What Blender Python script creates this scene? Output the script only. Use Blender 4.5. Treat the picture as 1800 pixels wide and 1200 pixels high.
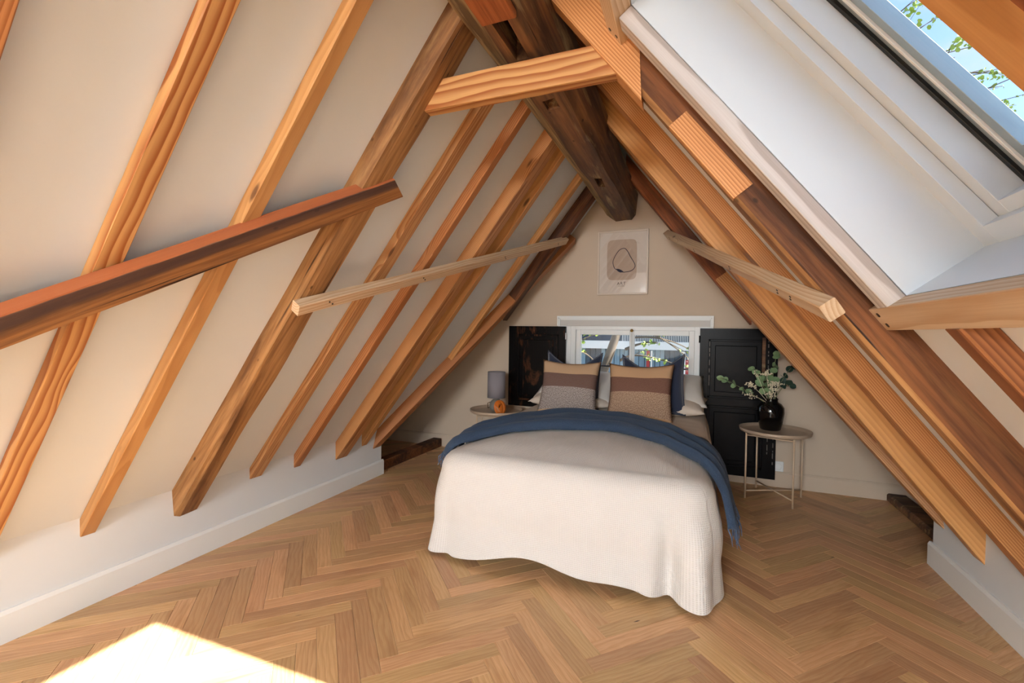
import bpy, bmesh, math, random
from mathutils import Vector, Matrix, noise

for o in list(bpy.data.objects): bpy.data.objects.remove(o, do_unlink=True)
scene = bpy.context.scene
COL = scene.collection
PI = math.pi

# ------------------------------------------------------------------ camera
CAM_H = 1.2
F_PX, YAW, PITCH, ROLL = 797.8, .381549, .021424, .01387
cy, sy, cp, sp = math.cos(YAW), math.sin(YAW), math.cos(PITCH), math.sin(PITCH)
FWD = Vector((-sy*cp, cy*cp, -sp)); _r = Vector((cy, sy, 0)); _d = FWD.cross(_r)
RIGHT = math.cos(ROLL)*_r - math.sin(ROLL)*_d
DOWN = math.sin(ROLL)*_r + math.cos(ROLL)*_d
cam = bpy.data.objects.new('camera', bpy.data.cameras.new('camera')); COL.objects.link(cam)
cam.data.sensor_width = 36; cam.data.lens = F_PX/1800*36; cam.data.clip_start = .02; cam.data.clip_end = 500
cam.matrix_world = Matrix(((RIGHT.x, -DOWN.x, -FWD.x, 0), (RIGHT.y, -DOWN.y, -FWD.y, 0),
                           (RIGHT.z, -DOWN.z, -FWD.z, CAM_H), (0, 0, 0, 1)))
scene.camera = cam
def proj(P):
    v = Vector(P) - Vector((0, 0, CAM_H)); w = v.dot(FWD)
    if w < .05: return None
    return (900+F_PX*v.dot(RIGHT)/w, 600+F_PX*v.dot(DOWN)/w)

# ------------------------------------------------------------------ light
SUN_DIR = Vector((.86, .04, 1)).normalized()
SUN_POWER, SKY_POWER, EXPOSURE = 27.0, .32, 0.14
world = bpy.data.worlds.new('sky'); scene.world = world; world.use_nodes = True
wt = world.node_tree; wt.nodes.clear()
def wn(t): return wt.nodes.new(t)
sky = wn('ShaderNodeTexSky'); sky.sky_type = 'NISHITA'; sky.sun_disc = False
sky.sun_elevation = math.asin(SUN_DIR.z); sky.sun_rotation = math.radians(90); sky.air_density = 1.0; sky.dust_density = .6; sky.ozone_density = 2.0
tc = wn('ShaderNodeTexCoord'); nz = wn('ShaderNodeTexNoise'); nz.inputs['Scale'].default_value = 3.2; nz.inputs['Detail'].default_value = 7; nz.inputs['Roughness'].default_value = .58
mp = wn('ShaderNodeMapping'); mp.inputs['Scale'].default_value = (1, 1, 2.2); mp.inputs['Location'].default_value = (.35, .1, .2)
rp = wn('ShaderNodeValToRGB'); rp.color_ramp.elements[0].position = .5; rp.color_ramp.elements[1].position = .74
mx = wn('ShaderNodeMix'); mx.data_type = 'RGBA'; mx.inputs['B'].default_value = (2.6, 2.75, 2.9, 1)
bg = wn('ShaderNodeBackground'); bg.inputs['Strength'].default_value = SKY_POWER; wo = wn('ShaderNodeOutputWorld')
L = wt.links.new
L(tc.outputs['Generated'], mp.inputs['Vector']); L(mp.outputs[0], nz.inputs['Vector']); L(nz.outputs['Fac'], rp.inputs['Fac'])
L(rp.outputs['Color'], mx.inputs['Factor']); L(sky.outputs[0], mx.inputs['A']); L(mx.outputs['Result'], bg.inputs['Color']); L(bg.outputs[0], wo.inputs['Surface'])
sun = bpy.data.objects.new('sun', bpy.data.lights.new('sun', 'SUN')); COL.objects.link(sun)
sun.data.energy = SUN_POWER; sun.data.angle = math.radians(.6); sun.data.color = (1, .96, .9)
sun.rotation_euler = SUN_DIR.to_track_quat('Z', 'Y').to_euler(); sun.location = (20, 1, 25)
vs = scene.view_settings; vs.view_transform = 'Standard'; vs.look = 'None'; vs.gamma = 1; vs.use_curve_mapping = False; vs.exposure = EXPOSURE

# ------------------------------------------------------------------ materials
def lin(c):
    if isinstance(c, str): c = tuple(int(c[i:i+2], 16)/255 for i in (0, 2, 4))
    return tuple((x/12.92 if x <= .04045 else ((x+.055)/1.055)**2.4) for x in c[:3]) + (1,)
class NT:
    def __init__(s, name):
        s.m = bpy.data.materials.new(name); s.m.use_nodes = True; s.t = s.m.node_tree
        s.p = s.t.nodes['Principled BSDF']; s.out = s.t.nodes['Material Output']
    def n(s, t, **k):
        o = s.t.nodes.new(t)
        for a, b in k.items(): setattr(o, a, b)
        return o
    def l(s, a, b): s.t.links.new(a, b)
    def val(s, x, i):
        if hasattr(x, 'links') or hasattr(x, 'is_linked'): s.l(x, i)
        else: i.default_value = x
    def math(s, op, a, b=0, c=None, clamp=False):
        o = s.n('ShaderNodeMath', operation=op, use_clamp=clamp); s.val(a, o.inputs[0]); s.val(b, o.inputs[1])
        if c is not None: s.val(c, o.inputs[2])
        return o.outputs[0]
    def noise(s, vec, scale, detail=3, rough=.5, dist=0):
        o = s.n('ShaderNodeTexNoise'); s.l(vec, o.inputs['Vector']); o.inputs['Scale'].default_value = scale
        o.inputs['Detail'].default_value = detail; o.inputs['Roughness'].default_value = rough; o.inputs['Distortion'].default_value = dist
        return o.outputs['Fac']
    def scale(s, vec, v):
        o = s.n('ShaderNodeVectorMath', operation='MULTIPLY'); s.l(vec, o.inputs[0]); o.inputs[1].default_value = v; return o.outputs[0]
    def ramp(s, fac, stops, interp='LINEAR'):
        o = s.n('ShaderNodeValToRGB'); o.color_ramp.interpolation = interp; e = o.color_ramp.elements
        while len(e) < len(stops): e.new(.5)
        for i, (p, c) in enumerate(stops):
            e[i].position = p; e[i].color = lin(c) if not isinstance(c, (int, float)) else (c, c, c, 1)
        s.l(fac, o.inputs[0]); return o.outputs[0]
    def mix(s, f, a, b, mode='MIX'):
        o = s.n('ShaderNodeMix', data_type='RGBA', blend_type=mode); s.val(f, o.inputs['Factor'])
        for v, k in ((a, 'A'), (b, 'B')):
            if isinstance(v, (str, tuple)): o.inputs[k].default_value = lin(v) if isinstance(v, str) or len(v) == 3 else v
            else: s.l(v, o.inputs[k])
        return o.outputs['Result']
    def bump(s, h, strength=.3, dist=.002):
        o = s.n('ShaderNodeBump'); o.inputs['Strength'].default_value = strength; o.inputs['Distance'].default_value = dist
        s.l(h, o.inputs['Height']); s.l(o.outputs[0], s.p.inputs['Normal'])
    def col(s, c): s.val(lin(c) if isinstance(c, str) else c, s.p.inputs['Base Color'])
    def set(s, rough=.5, metal=0, spec=.5, **k):
        s.p.inputs['Roughness'].default_value = rough; s.p.inputs['Metallic'].default_value = metal; s.p.inputs['Specular IOR Level'].default_value = spec
        for a, b in k.items(): s.p.inputs[a].default_value = b
        return s.m
    def objvec(s, jitter=7.0):
        t = s.n('ShaderNodeTexCoord'); i = s.n('ShaderNodeObjectInfo')
        if not jitter: return t.outputs['Object'], i.outputs['Random']
        a = s.n('ShaderNodeCombineXYZ'); s.l(s.math('MULTIPLY', i.outputs['Random'], jitter), a.inputs[0])
        v = s.n('ShaderNodeVectorMath', operation='ADD'); s.l(t.outputs['Object'], v.inputs[0]); s.l(a.outputs[0], v.inputs[1])
        return v.outputs[0], i.outputs['Random']

def plain(name, c, rough=.5, metal=0, spec=.5, mottled=0, bump=0, bscale=200, **k):
    n = NT(name)
    if mottled or bump:
        v, r = n.objvec(0)
    if mottled:
        f = n.noise(v, 3.0, 4); n.col(n.mix(n.math('MULTIPLY', f, mottled), lin(c), (0, 0, 0, 1)))
    else: n.col(c)
    if bump: n.bump(n.noise(v, bscale, 3), bump, .001)
    return n.set(rough, metal, spec, **k)

def wood(name, light, dark, ring=70, late=.55, warp=.03, centre=(.06, .05), knots=1.0, tone=.25, rough=.5, fibre=.16, spec=.35, vary=.12):
    """sawn softwood: growth rings round a pith running along the timber, with knots and fibre"""
    n = NT(name); v, rnd = n.objvec()
    w1 = n.noise(n.scale(v, (1.1, 5, 5)), 1.0, 3, .5)
    vo = n.n('ShaderNodeTexVoronoi', feature='F1'); n.l(n.scale(v, (1.9, 6.5, 6.5)), vo.inputs['Vector']); vo.inputs['Scale'].default_value = 1; vo.inputs['Randomness'].default_value = 1
    kd = vo.outputs['Distance']
    sx = n.n('ShaderNodeSeparateXYZ'); n.l(v, sx.inputs[0])
    r1 = n.math('FRACT', n.math('MULTIPLY', rnd, 17.3)); r2 = n.math('FRACT', n.math('MULTIPLY', rnd, 41.7))
    yy = n.math('ADD', sx.outputs[1], n.math('MULTIPLY', n.math('SUBTRACT', r1, .35), centre[0]*3.2))
    zz = n.math('ADD', sx.outputs[2], n.math('MULTIPLY', n.math('SUBTRACT', r2, .35), centre[1]*3.2))
    rr = n.math('SQRT', n.math('ADD', n.math('MULTIPLY', yy, yy), n.math('MULTIPLY', zz, zz)))
    rr = n.math('ADD', rr, n.math('MULTIPLY', n.math('SUBTRACT', w1, .5), warp*2))
    kb = n.math('MULTIPLY', n.math('POWER', 2.718, n.math('MULTIPLY', n.math('MULTIPLY', kd, kd), -22)), .035*knots)
    rr = n.math('ADD', rr, kb)
    fr = n.math('FRACT', n.math('MULTIPLY', rr, ring))
    rc = n.ramp(fr, [(0, light), (.25, light), (.82, dark), (.93, dark), (1, light)])
    lightc = n.mix(late, light, rc)
    fib = n.noise(n.scale(v, (5, 260, 260)), 1.0, 2)
    c = n.mix(n.math('MULTIPLY', fib, fibre*2), lightc, n.mix(1.0, lightc, (.42, .3, .22, 1), 'MULTIPLY'))
    big = n.noise(n.scale(v, (1.2, 3, 3)), 1.0, 3)
    c = n.mix(n.math('MULTIPLY', n.math('SUBTRACT', big, .35, clamp=True), tone*2, clamp=True), c, n.mix(1.0, c, lin(dark), 'MULTIPLY'))
    hs = n.n('ShaderNodeHueSaturation'); n.l(c, hs.inputs['Color']); n.l(n.math('ADD', n.math('MULTIPLY', r1, vary*2), 1-vary), hs.inputs['Value'])
    c = hs.outputs[0]
    if knots:
        km = n.ramp(kd, [(0, 1.0), (.045, 1.0), (.085, 0.0)]); c = n.mix(n.math('MULTIPLY', km, .8), c, '4a2410')
    n.col(c); n.bump(fr, .08, .001)
    return n.set(rough, 0, spec)

def oldwood(name, base, mid, dark, pale, stain=.5, crack=1.0, rough=.62, ring=45, palefac=.3):
    n = NT(name); v, rnd = n.objvec(3)
    big = n.noise(n.scale(v, (1.2, 11, 11)), 1.0, 5, .6, .4)
    grain = n.noise(n.scale(v, (2.5, 60, 60)), 1.0, 4, .6)
    sx = n.n('ShaderNodeSeparateXYZ'); n.l(v, sx.inputs[0])
    rr = n.math('ADD', n.math('MULTIPLY', sx.outputs[1], .8), n.math('MULTIPLY', sx.outputs[2], .6))
    rr = n.math('ADD', rr, n.math('MULTIPLY', n.noise(n.scale(v, (1.3, 5, 5)), 1, 3), .09))
    fr = n.math('FRACT', n.math('MULTIPLY', rr, ring))
    c = n.ramp(grain, [(.3, mid), (.55, base), (.75, base)])
    c = n.mix(n.math('MULTIPLY', n.ramp(fr, [(0, 0.0), (.5, 0.0), (.85, 1.0), (1, 0.0)]), .45), c, mid)
    st = n.ramp(big, [(.5-.16*stain, 0.0), (.68-.1*stain, 1.0)])
    c = n.mix(n.math('MULTIPLY', st, .85), c, dark)
    pl = n.ramp(n.noise(n.scale(v, (1.6, 14, 14)), 1.0, 5, .65, .3), [(.56, 0.0), (.72, 1.0)])
    c = n.mix(n.math('MULTIPLY', pl, palefac), c, pale)
    ck = n.ramp(n.noise(n.scale(v, (1.4, 48, 48)), 1.0, 2, .5), [(.27, 1.0), (.33, 0.0)])
    c = n.mix(n.math('MULTIPLY', ck, crack*.9), c, '120806')
    ho = n.n('ShaderNodeTexVoronoi', feature='F1'); n.l(n.scale(v, (7, 12, 12)), ho.inputs['Vector']); ho.inputs['Scale'].default_value = 1.0
    c = n.mix(n.math('MULTIPLY', n.ramp(ho.outputs['Distance'], [(.0, 1.0), (.06, 1.0), (.1, 0.0)]), .7), c, '150a06')
    n.col(c); n.bump(n.math('SUBTRACT', grain, n.math('MULTIPLY', ck, .6)), .45, .004)
    return n.set(rough, 0, .3)

def glassmat(name, tint=(1, 1, 1), gloss=.06):
    n = NT(name); n.t.nodes.remove(n.p)
    tr = n.n('ShaderNodeBsdfTransparent'); tr.inputs[0].default_value = (*tint, 1)
    gl = n.n('ShaderNodeBsdfGlossy'); gl.inputs['Roughness'].default_value = .02
    ms = n.n('ShaderNodeMixShader'); ms.inputs[0].default_value = gloss
    n.l(tr.outputs[0], ms.inputs[1]); n.l(gl.outputs[0], ms.inputs[2]); n.l(ms.outputs[0], n.out.inputs['Surface']); return n.m

M = {}
M['plaster'] = plain('white_plaster', 'e0e4e6', .85, spec=.2, mottled=.05, bump=.12, bscale=60)
M['gable'] = plain('warm_plaster', 'd0bea9', .85, spec=.2, mottled=.06, bump=.15, bscale=60)
M['white'] = plain('white_paint', 'eceeec', .4)
M['lining'] = plain('white_lining', 'dce5eb', .45)
M['pine'] = wood('pine', 'dcaa74', 'ad6a34', ring=75, late=.75)
M['pine_bold'] = wood('pine_bold', 'd8a569', 'a05824', ring=42, late=.9, warp=.05)
M['pine_fine'] = wood('pine_fine', 'd8a068', 'a5622e', ring=130, late=.8, warp=.012, knots=.6)
M['pine_red'] = wood('pine_red', 'c98b57', '965426', ring=95, late=.7, warp=.02)
M['pine_pale'] = wood('pine_pale', 'e2c8a6', 'bd8f60', ring=80, late=.6, warp=.03, tone=.15)
M['pine_smooth'] = wood('pine_smooth', 'd6a166', 'b67c44', ring=60, late=.5, knots=.5, tone=.15)
M['pine_white'] = wood('pine_white', 'd6d0ca', 'a99c92', ring=38, late=.75, warp=.03, tone=.1, knots=.8)
M['brown_striped'] = wood('brown_striped', 'ab7044', '784524', ring=90, late=.8, warp=.012, knots=.4)
M['old'] = oldwood('old_timber', 'ae7f4f', '8a5f38', '5c3a22', 'c29a68', stain=.35, palefac=.45)
M['old_dark'] = oldwood('old_dark_timber', '7a4a28', '56321c', '2c1a12', 'a5763f', stain=.6, palefac=.25)
M['old_brace'] = oldwood('old_brace', 'a26f40', '784c28', '3d2822', 'aa7a44', stain=.45, palefac=.3)
M['old_mottled'] = oldwood('old_mottled', '86603f', '674635', '2b1f1b', 'c2ab80', stain=.75, palefac=.75)
M['old_red'] = oldwood('old_red', '9c5a32', '763d1d', '452515', 'aa733f', stain=.3, palefac=.2)
M['old_warm'] = oldwood('old_warm', '80502c', '5a341c', '361d0e', 'a5733f', stain=.3, palefac=.3, ring=60)

def oak():
    n = NT('oak_plank'); uvn = n.n('ShaderNodeUVMap', uv_map='UVMap'); oi = n.n('ShaderNodeObjectInfo'); at = n.n('ShaderNodeAttribute', attribute_name='rnd')
    rnd = n.math('FRACT', n.math('ADD', oi.outputs['Random'], at.outputs['Fac']))
    cmb = n.n('ShaderNodeCombineXYZ'); n.l(n.math('MULTIPLY', oi.outputs['Random'], 11), cmb.inputs[0]); n.l(n.math('MULTIPLY', oi.outputs['Random'], 3.3), cmb.inputs[1])
    va = n.n('ShaderNodeVectorMath', operation='ADD'); n.l(uvn.outputs[0], va.inputs[0]); n.l(cmb.outputs[0], va.inputs[1]); v = va.outputs[0]
    sx = n.n('ShaderNodeSeparateXYZ'); n.l(v, sx.inputs[0]); r1 = n.math('FRACT', n.math('MULTIPLY', rnd, 23.7))
    w = n.noise(n.scale(v, (2.2, 9, 1)), 1.0, 3, .55)
    rr = n.math('ADD', n.math('MULTIPLY', sx.outputs[1], 1.0), n.math('MULTIPLY', w, .09))
    fr = n.math('FRACT', n.math('MULTIPLY', rr, 55))
    g = n.ramp(fr, [(0, 0.0), (.35, .25), (.8, 1.0), (1, 0.0)])
    fib = n.noise(n.scale(v, (9, 330, 1)), 1.0, 3, .6)
    c = n.mix(n.math('MULTIPLY', g, .5), 'd8b084', 'bb895a')
    c = n.mix(n.math('MULTIPLY', n.ramp(fib, [(.42, 0.0), (.7, 1.0)]), .4), c, 'a5784a')
    big = n.noise(n.scale(v, (2.5, 14, 1)), 1.0, 3)
    c = n.mix(n.ramp(big, [(.55, 0.0), (.8, .6)]), c, '976840')
    kn = n.n('ShaderNodeTexVoronoi', feature='F1'); n.l(n.scale(v, (3, 14, 1)), kn.inputs['Vector']); kn.inputs['Scale'].default_value = 1
    c = n.mix(n.math('MULTIPLY', n.ramp(kn.outputs['Distance'], [(.02, 1.0), (.06, 0.0)]), n.math('GREATER_THAN', r1, .72)), c, '2a150a')
    hs = n.n('ShaderNodeHueSaturation'); n.l(c, hs.inputs['Color']); n.l(n.math('ADD', n.math('MULTIPLY', rnd, .38), .80), hs.inputs['Value']); n.l(n.math('ADD', n.math('MULTIPLY', r1, .02), .49), hs.inputs['Hue'])
    hs.inputs['Saturation'].default_value = 1.02
    n.col(hs.outputs[0]); n.bump(n.math('ADD', fib, g), .12, .0006); return n.set(.42, 0, .4)
M['oak'] = oak()
M['dark'] = plain('dark_gap', '1b0f0a', .8)
M['steel'] = plain('black_bolt', '25201d', .35, .8)

# ------------------------------------------------------------------ object helpers
def tag(o, label=None, cat=None, group=None, kind=None):
    if label: o['label'] = label
    if cat: o['category'] = cat
    if group: o['group'] = group
    if kind: o['kind'] = kind
    return o
def link(name, me, mat=None, parent=None, mw=None, smooth=False):
    o = bpy.data.objects.new(name, me); COL.objects.link(o)
    if mat is not None and not me.materials: me.materials.append(M[mat] if isinstance(mat, str) else mat)
    if parent: o.parent = parent
    if mw is not None:
        if parent: o.matrix_local = mw
        else: o.matrix_world = mw
    if smooth:
        for p in me.polygons: p.use_smooth = True
    return o
def pyobj(name, verts, faces, mat, parent=None, mw=None, smooth=False, fixn=True):
    me = bpy.data.meshes.new(name); me.from_pydata([tuple(v) for v in verts], [], faces)
    if fixn:
        bm = bmesh.new(); bm.from_mesh(me); bmesh.ops.recalc_face_normals(bm, faces=bm.faces); bm.to_mesh(me); bm.free()
    me.update(); return link(name, me, mat, parent, mw, smooth)
def bmobj(name, bm, mat, parent=None, mw=None, smooth=False):
    me = bpy.data.meshes.new(name); bmesh.ops.recalc_face_normals(bm, faces=bm.faces); bm.to_mesh(me); bm.free()
    return link(name, me, mat, parent, mw, smooth)
def empty(name, loc=(0, 0, 0), rz=0, mw=None):
    o = bpy.data.objects.new(name, None); COL.objects.link(o); o.empty_display_size = .1
    if mw is not None: o.matrix_world = mw
    else: o.location = loc; o.rotation_euler = (0, 0, rz)
    return o
def addbox(bm, a, b, bev=0, mw=None):
    r = bmesh.ops.create_cube(bm, size=1); vs_ = r['verts']
    for v in vs_: v.co = Vector([a[i]+(v.co[i]+.5)*(b[i]-a[i]) for i in range(3)])
    if bev:
        es = list({e for v in vs_ for e in v.link_edges}); r2 = bmesh.ops.bevel(bm, geom=es, offset=bev, segments=1, affect='EDGES', profile=.5)
        vs_ = list({v for f in r2['faces'] for v in f.verts} | {v for v in vs_ if v.is_valid})
    if mw is not None:
        for v in vs_: v.co = mw @ v.co
    return vs_
def box(name, a, b, mat, parent=None, bev=0, mw=None):
    bm = bmesh.new(); addbox(bm, a, b, bev); return bmobj(name, bm, mat, parent, mw)
def ring_frame(t):
    t = t.normalized(); u = t.orthogonal().normalized(); return u, t.cross(u)
def addtube(bm, pts, r, seg=8, cap=True):
    pts = [Vector(p) for p in pts]; rs = r if isinstance(r, (list, tuple)) else [r]*len(pts); rings = []; u = None
    for i, p in enumerate(pts):
        t = (pts[min(i+1, len(pts)-1)]-pts[max(i-1, 0)]).normalized()
        u = t.orthogonal().normalized() if u is None else (u-t*u.dot(t)).normalized()
        w = t.cross(u); rings.append([bm.verts.new(p+(u*math.cos(2*PI*k/seg)+w*math.sin(2*PI*k/seg))*rs[i]) for k in range(seg)])
    for a, b in zip(rings, rings[1:]):
        for k in range(seg): bm.faces.new((a[k], a[(k+1) % seg], b[(k+1) % seg], b[k]))
    if cap: bm.faces.new(rings[0][::-1]); bm.faces.new(rings[-1])
def tube(name, pts, r, mat, parent=None, seg=8, mw=None):
    bm = bmesh.new(); addtube(bm, pts, r, seg); return bmobj(name, bm, mat, parent, mw, True)
def addlathe(bm, prof, seg=32, c=(0, 0, 0)):
    rings = []
    for r, z in prof:
        rings.append([bm.verts.new((c[0]+max(r, 1e-5)*math.cos(2*PI*k/seg), c[1]+max(r, 1e-5)*math.sin(2*PI*k/seg), c[2]+z)) for k in range(seg)])
    for a, b in zip(rings, rings[1:]):
        for k in range(seg): bm.faces.new((a[k], a[(k+1) % seg], b[(k+1) % seg], b[k]))
def lathe(name, prof, mat, parent=None, seg=32, c=(0, 0, 0), mw=None):
    bm = bmesh.new(); addlathe(bm, prof, seg, c); bmesh.ops.remove_doubles(bm, verts=bm.verts, dist=1e-4); return bmobj(name, bm, mat, parent, mw, True)
def struct(o): o['kind'] = 'structure'; return o

# ------------------------------------------------------------------ roof geometry
A = math.radians(52.3); TA = math.tan(A); cA, sA = math.cos(A), math.sin(A)
XL, XR, XC, ZK, YG = -2.4, 1.19, -.605, .385, 4.116
YB = -4.2                      # wall behind the camera
SMAX = (XC-XL)/cA
SIDE = {'L': (Vector((XL, 0, ZK)), Vector((cA, 0, sA)), Vector((sA, 0, -cA))),
        'R': (Vector((XR, 0, ZK)), Vector((-cA, 0, sA)), Vector((-sA, 0, -cA)))}
def pt(side, s, y, d):
    B, D, N = SIDE[side]; return B+D*s+N*d+Vector((0, y, 0))

def loft(profile, stations, jitter=0, seed=0, shear=None, twist=0, holes=()):
    """profile: closed list of (y,z); stations: list of x. shear(i_end, y, z)-> dx at each end. returns verts, faces"""
    n = len(profile); V = []; Fc = []
    nst = len(stations)
    for i, x in enumerate(stations):
        f = i/(nst-1)
        for j, (y, z) in enumerate(profile):
            jy = jz = 0
            if jitter:
                jy = noise.noise((x*2.3+seed, j*3.1, 1.7))*jitter; jz = noise.noise((x*2.3+seed, j*3.1, 9.2))*jitter
            dx = 0
            if shear: dx = shear[0](y, z)*(1-f)+shear[1](y, z)*f
            V.append(Vector((x+dx, y+jy, z+jz)))
    for i in range(nst-1):
        for j in range(n):
            q = (i*n+j, i*n+(j+1) % n, (i+1)*n+(j+1) % n, (i+1)*n+j)
            h = next((hh for hh in holes if hh[0] == i and hh[1] == j), None)
            if h is None: Fc.append(q)
            else:
                off = Vector(h[2]); b = len(V); V += [V[k]+off for k in q]
                for k in range(4): Fc.append((q[k], q[(k+1) % 4], b+(k+1) % 4, b+k))
                Fc.append((b, b+1, b+2, b+3))
    Fc.append(tuple(range(n))[::-1]); Fc.append(tuple(range((nst-1)*n, nst*n)))
    return V, Fc
def rectprof(y0, y1, z0, z1, c=.004):
    return [(y0+c, z0), (y1-c, z0), (y1, z0+c), (y1, z1-c), (y1-c, z1), (y0+c, z1), (y0, z1-c), (y0, z0+c)]

def timber(name, side, s0, s1, y0, w, d0, d1, mat, dy=0, bottom=None, top=None, c=.003, jitter=0, seed=0, segs=None, prof=None, parent=None):
    """a piece lying in a roof slope: from s0 to s1 up the slope, starting at y0 (near edge), w wide, from depth d0 to d1 below the plaster"""
    B, D, N = SIDE[side]; Y = Vector((0, 1, 0)); ln = math.hypot(s1-s0, dy)
    X = (D*(s1-s0)+Y*dy)/ln; W = (Y*(s1-s0)-D*dy)/ln; Z = X.cross(W); sg = 1 if Z.dot(N) > 0 else -1
    O = pt(side, s0, y0, 0)
    mw = Matrix(((X.x, W.x, Z.x, O.x), (X.y, W.y, Z.y, O.y), (X.z, W.z, Z.z, O.z), (0, 0, 0, 1)))
    segs = segs or (max(2, int(ln/.12)) if jitter else 2)
    P = [(y, sg*d) for y, d in (prof or rectprof(0, w, d0, d1, c))]
    k = (s1-s0)/ln
    sh0 = (lambda y, z: -abs(z)*TA/k if z*sg > 0 else abs(z)*TA/k) if bottom == 'plumb' else (bottom or (lambda y, z: 0))
    sh1 = (lambda y, z: -abs(z)*TA/k if z*sg > 0 else abs(z)*TA/k) if top == 'plumb' else (top or (lambda y, z: 0))
    V, Fc = loft(P, [ln*i/(segs-1) for i in range(segs)], jitter, seed, (sh0, sh1))
    return pyobj(name, V, Fc, mat, parent, mw if parent is None else parent.matrix_world.inverted() @ mw)
def rafter(label, side, y0, y1, d, mat, s0=0, s1=SMAX, group=None, **k):
    o = timber(k.pop('name', 'rafter'), side, s0, s1, y0, y1-y0, .0, d, mat, bottom=k.pop('bottom', 'plumb'), top=k.pop('top', 'plumb'), **k)
    return tag(o, label, 'rafter', group)

# ------------------------------------------------------------------ room shell
FX0, FX1 = -3.5, 2.3
def slope_poly(name, side, knee_end, valley_s, holes, mat='plaster'):
    """plaster slope as a grid of quads with rectangular openings; the corner behind the knee wall's end is cut along the valley"""
    bm = bmesh.new(); V = {}
    ss = sorted({0, SMAX} | {h[0] for h in holes} | {h[1] for h in holes}); ys = sorted({YB, knee_end} | {h[2] for h in holes} | {h[3] for h in holes})
    def vert(s, y):
        k = (round(s, 4), round(y, 4))
        if k not in V: V[k] = bm.verts.new(pt(side, s, y, 0))
        return V[k]
    for a, b in zip(ss, ss[1:]):
        for e, f in zip(ys, ys[1:]):
            if any(a >= h[0]-1e-6 and b <= h[1]+1e-6 and e >= h[2]-1e-6 and f <= h[3]+1e-6 for h in holes): continue
            bm.faces.new((vert(a, e), vert(b, e), vert(b, f), vert(a, f)))
    bm.faces.new((vert(0, knee_end), vert(SMAX, knee_end), vert(SMAX, YG), vert(valley_s, YG)))
    return struct(bmobj(name, bm, mat))
SKY = (1.16, 2.26, .63, 1.395)
ADDED_SKY2 = (1.16, 2.26, -1.45, -.68); ADDED_SKY3 = (1.16, 2.26, -2.75, -1.98)  # extra unseen skylights, added to bring more light into the room
KL, KR = 3.09, 3.03
slope_poly('ceiling_left', 'L', KL, 2.19, [])
slope_poly('ceiling_right', 'R', KR, 2.3, [SKY, ADDED_SKY2, ADDED_SKY3])
# knee walls (solid, with the end facing the gable)
struct(box('wall_left', (FX0, YB, 0), (XL, KL, ZK), 'plaster'))
struct(box('wall_right', (XR, YB, 0), (FX1, KR, ZK), 'plaster'))
# eaves recesses beyond the knee walls: outer wall and sloping soffit
def soffit(name, xi, xo, y0, vs_, side):
    V1 = pt(side, vs_, YG, 0)
    return struct(pyobj(name, [(xi, y0, ZK), V1, (xo, YG, V1.z), (xo, y0, ZK)], [(0, 1, 2, 3)], 'plaster'))
soffit('ceiling_eaves_left', XL, FX0, KL, 2.19, 'L'); soffit('ceiling_eaves_right', XR, FX1, KR, 2.3, 'R')
struct(box('wall_eaves_left', (FX0-.1, KL-.1, -.05), (FX0, YG+.1, 2.4), 'plaster')); struct(box('wall_eaves_right', (FX1, KR-.1, -.05), (FX1+.1, YG+.1, 2.4), 'plaster'))
# gable wall with the window opening
WX0, WX1, WZ0, WZ1 = -1.06, .045, .42, 1.262
def wall_with_hole(name, y, thick, x0, x1, z1, hx0, hx1, hz0, hz1, mat, apex=False):
    bm = bmesh.new()
    if apex:
        q = [bm.verts.new((x, yy, z)) for yy in (y, y+thick) for x, z in ((XC-.47, z1), (XC+.47, z1), (XC, 2.86))]
        for f in ((0, 1, 2), (5, 4, 3), (0, 3, 4, 1), (1, 4, 5, 2), (2, 5, 3, 0)): bm.faces.new([q[k] for k in f])
    for a, b in (((x0, y, 0), (hx0, y+thick, z1)), ((hx1, y, 0), (x1, y+thick, z1)), ((hx0, y, hz1), (hx1, y+thick, z1)), ((hx0, y, 0), (hx1, y+thick, hz0))): addbox(bm, a, b)
    return struct(bmobj(name, bm, mat))
wall_with_hole('wall_back', YG, .22, FX0-.1, FX1+.1, 2.25, WX0, WX1, WZ0, WZ1, 'gable', True)
wall_with_hole('wall_front', YB-.2, .2, FX0-.1, FX1+.1, 2.85, -1.75, .55, .75, 1.95, 'plaster')  # window opening added in the unseen end wall to let in more daylight
# baseboards
def baseboard(name, prof, p0, p1, inward, mat='white'):
    """prof (out,z); runs p0->p1"""
    p0, p1, n = Vector(p0), Vector(p1), Vector(inward); V = [p+n*a+Vector((0, 0, z)) for p in (p0, p1) for a, z in prof]; k = len(prof)
    Fc = [(i, (i+1) % k, k+(i+1) % k, k+i) for i in range(k)]+[tuple(range(k)), tuple(range(k, 2*k))]
    return struct(pyobj(name, V, Fc, mat))
BP = [(0, 0), (.016, 0), (.016, .108), (.008, .122), (0, .122)]
baseboard('baseboard_left', BP, (XL, YB, 0), (XL, KL+.016, 0), (1, 0, 0)); baseboard('baseboard_right', BP, (XR, YB, 0), (XR, KR+.016, 0), (-1, 0, 0))
baseboard('baseboard_back_left', BP, (FX0, YG, 0), (-1.28, YG, 0), (0, -1, 0), 'gable'); baseboard('baseboard_back_right', BP, (.2, YG, 0), (FX1, YG, 0), (0, -1, 0), 'gable')

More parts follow.
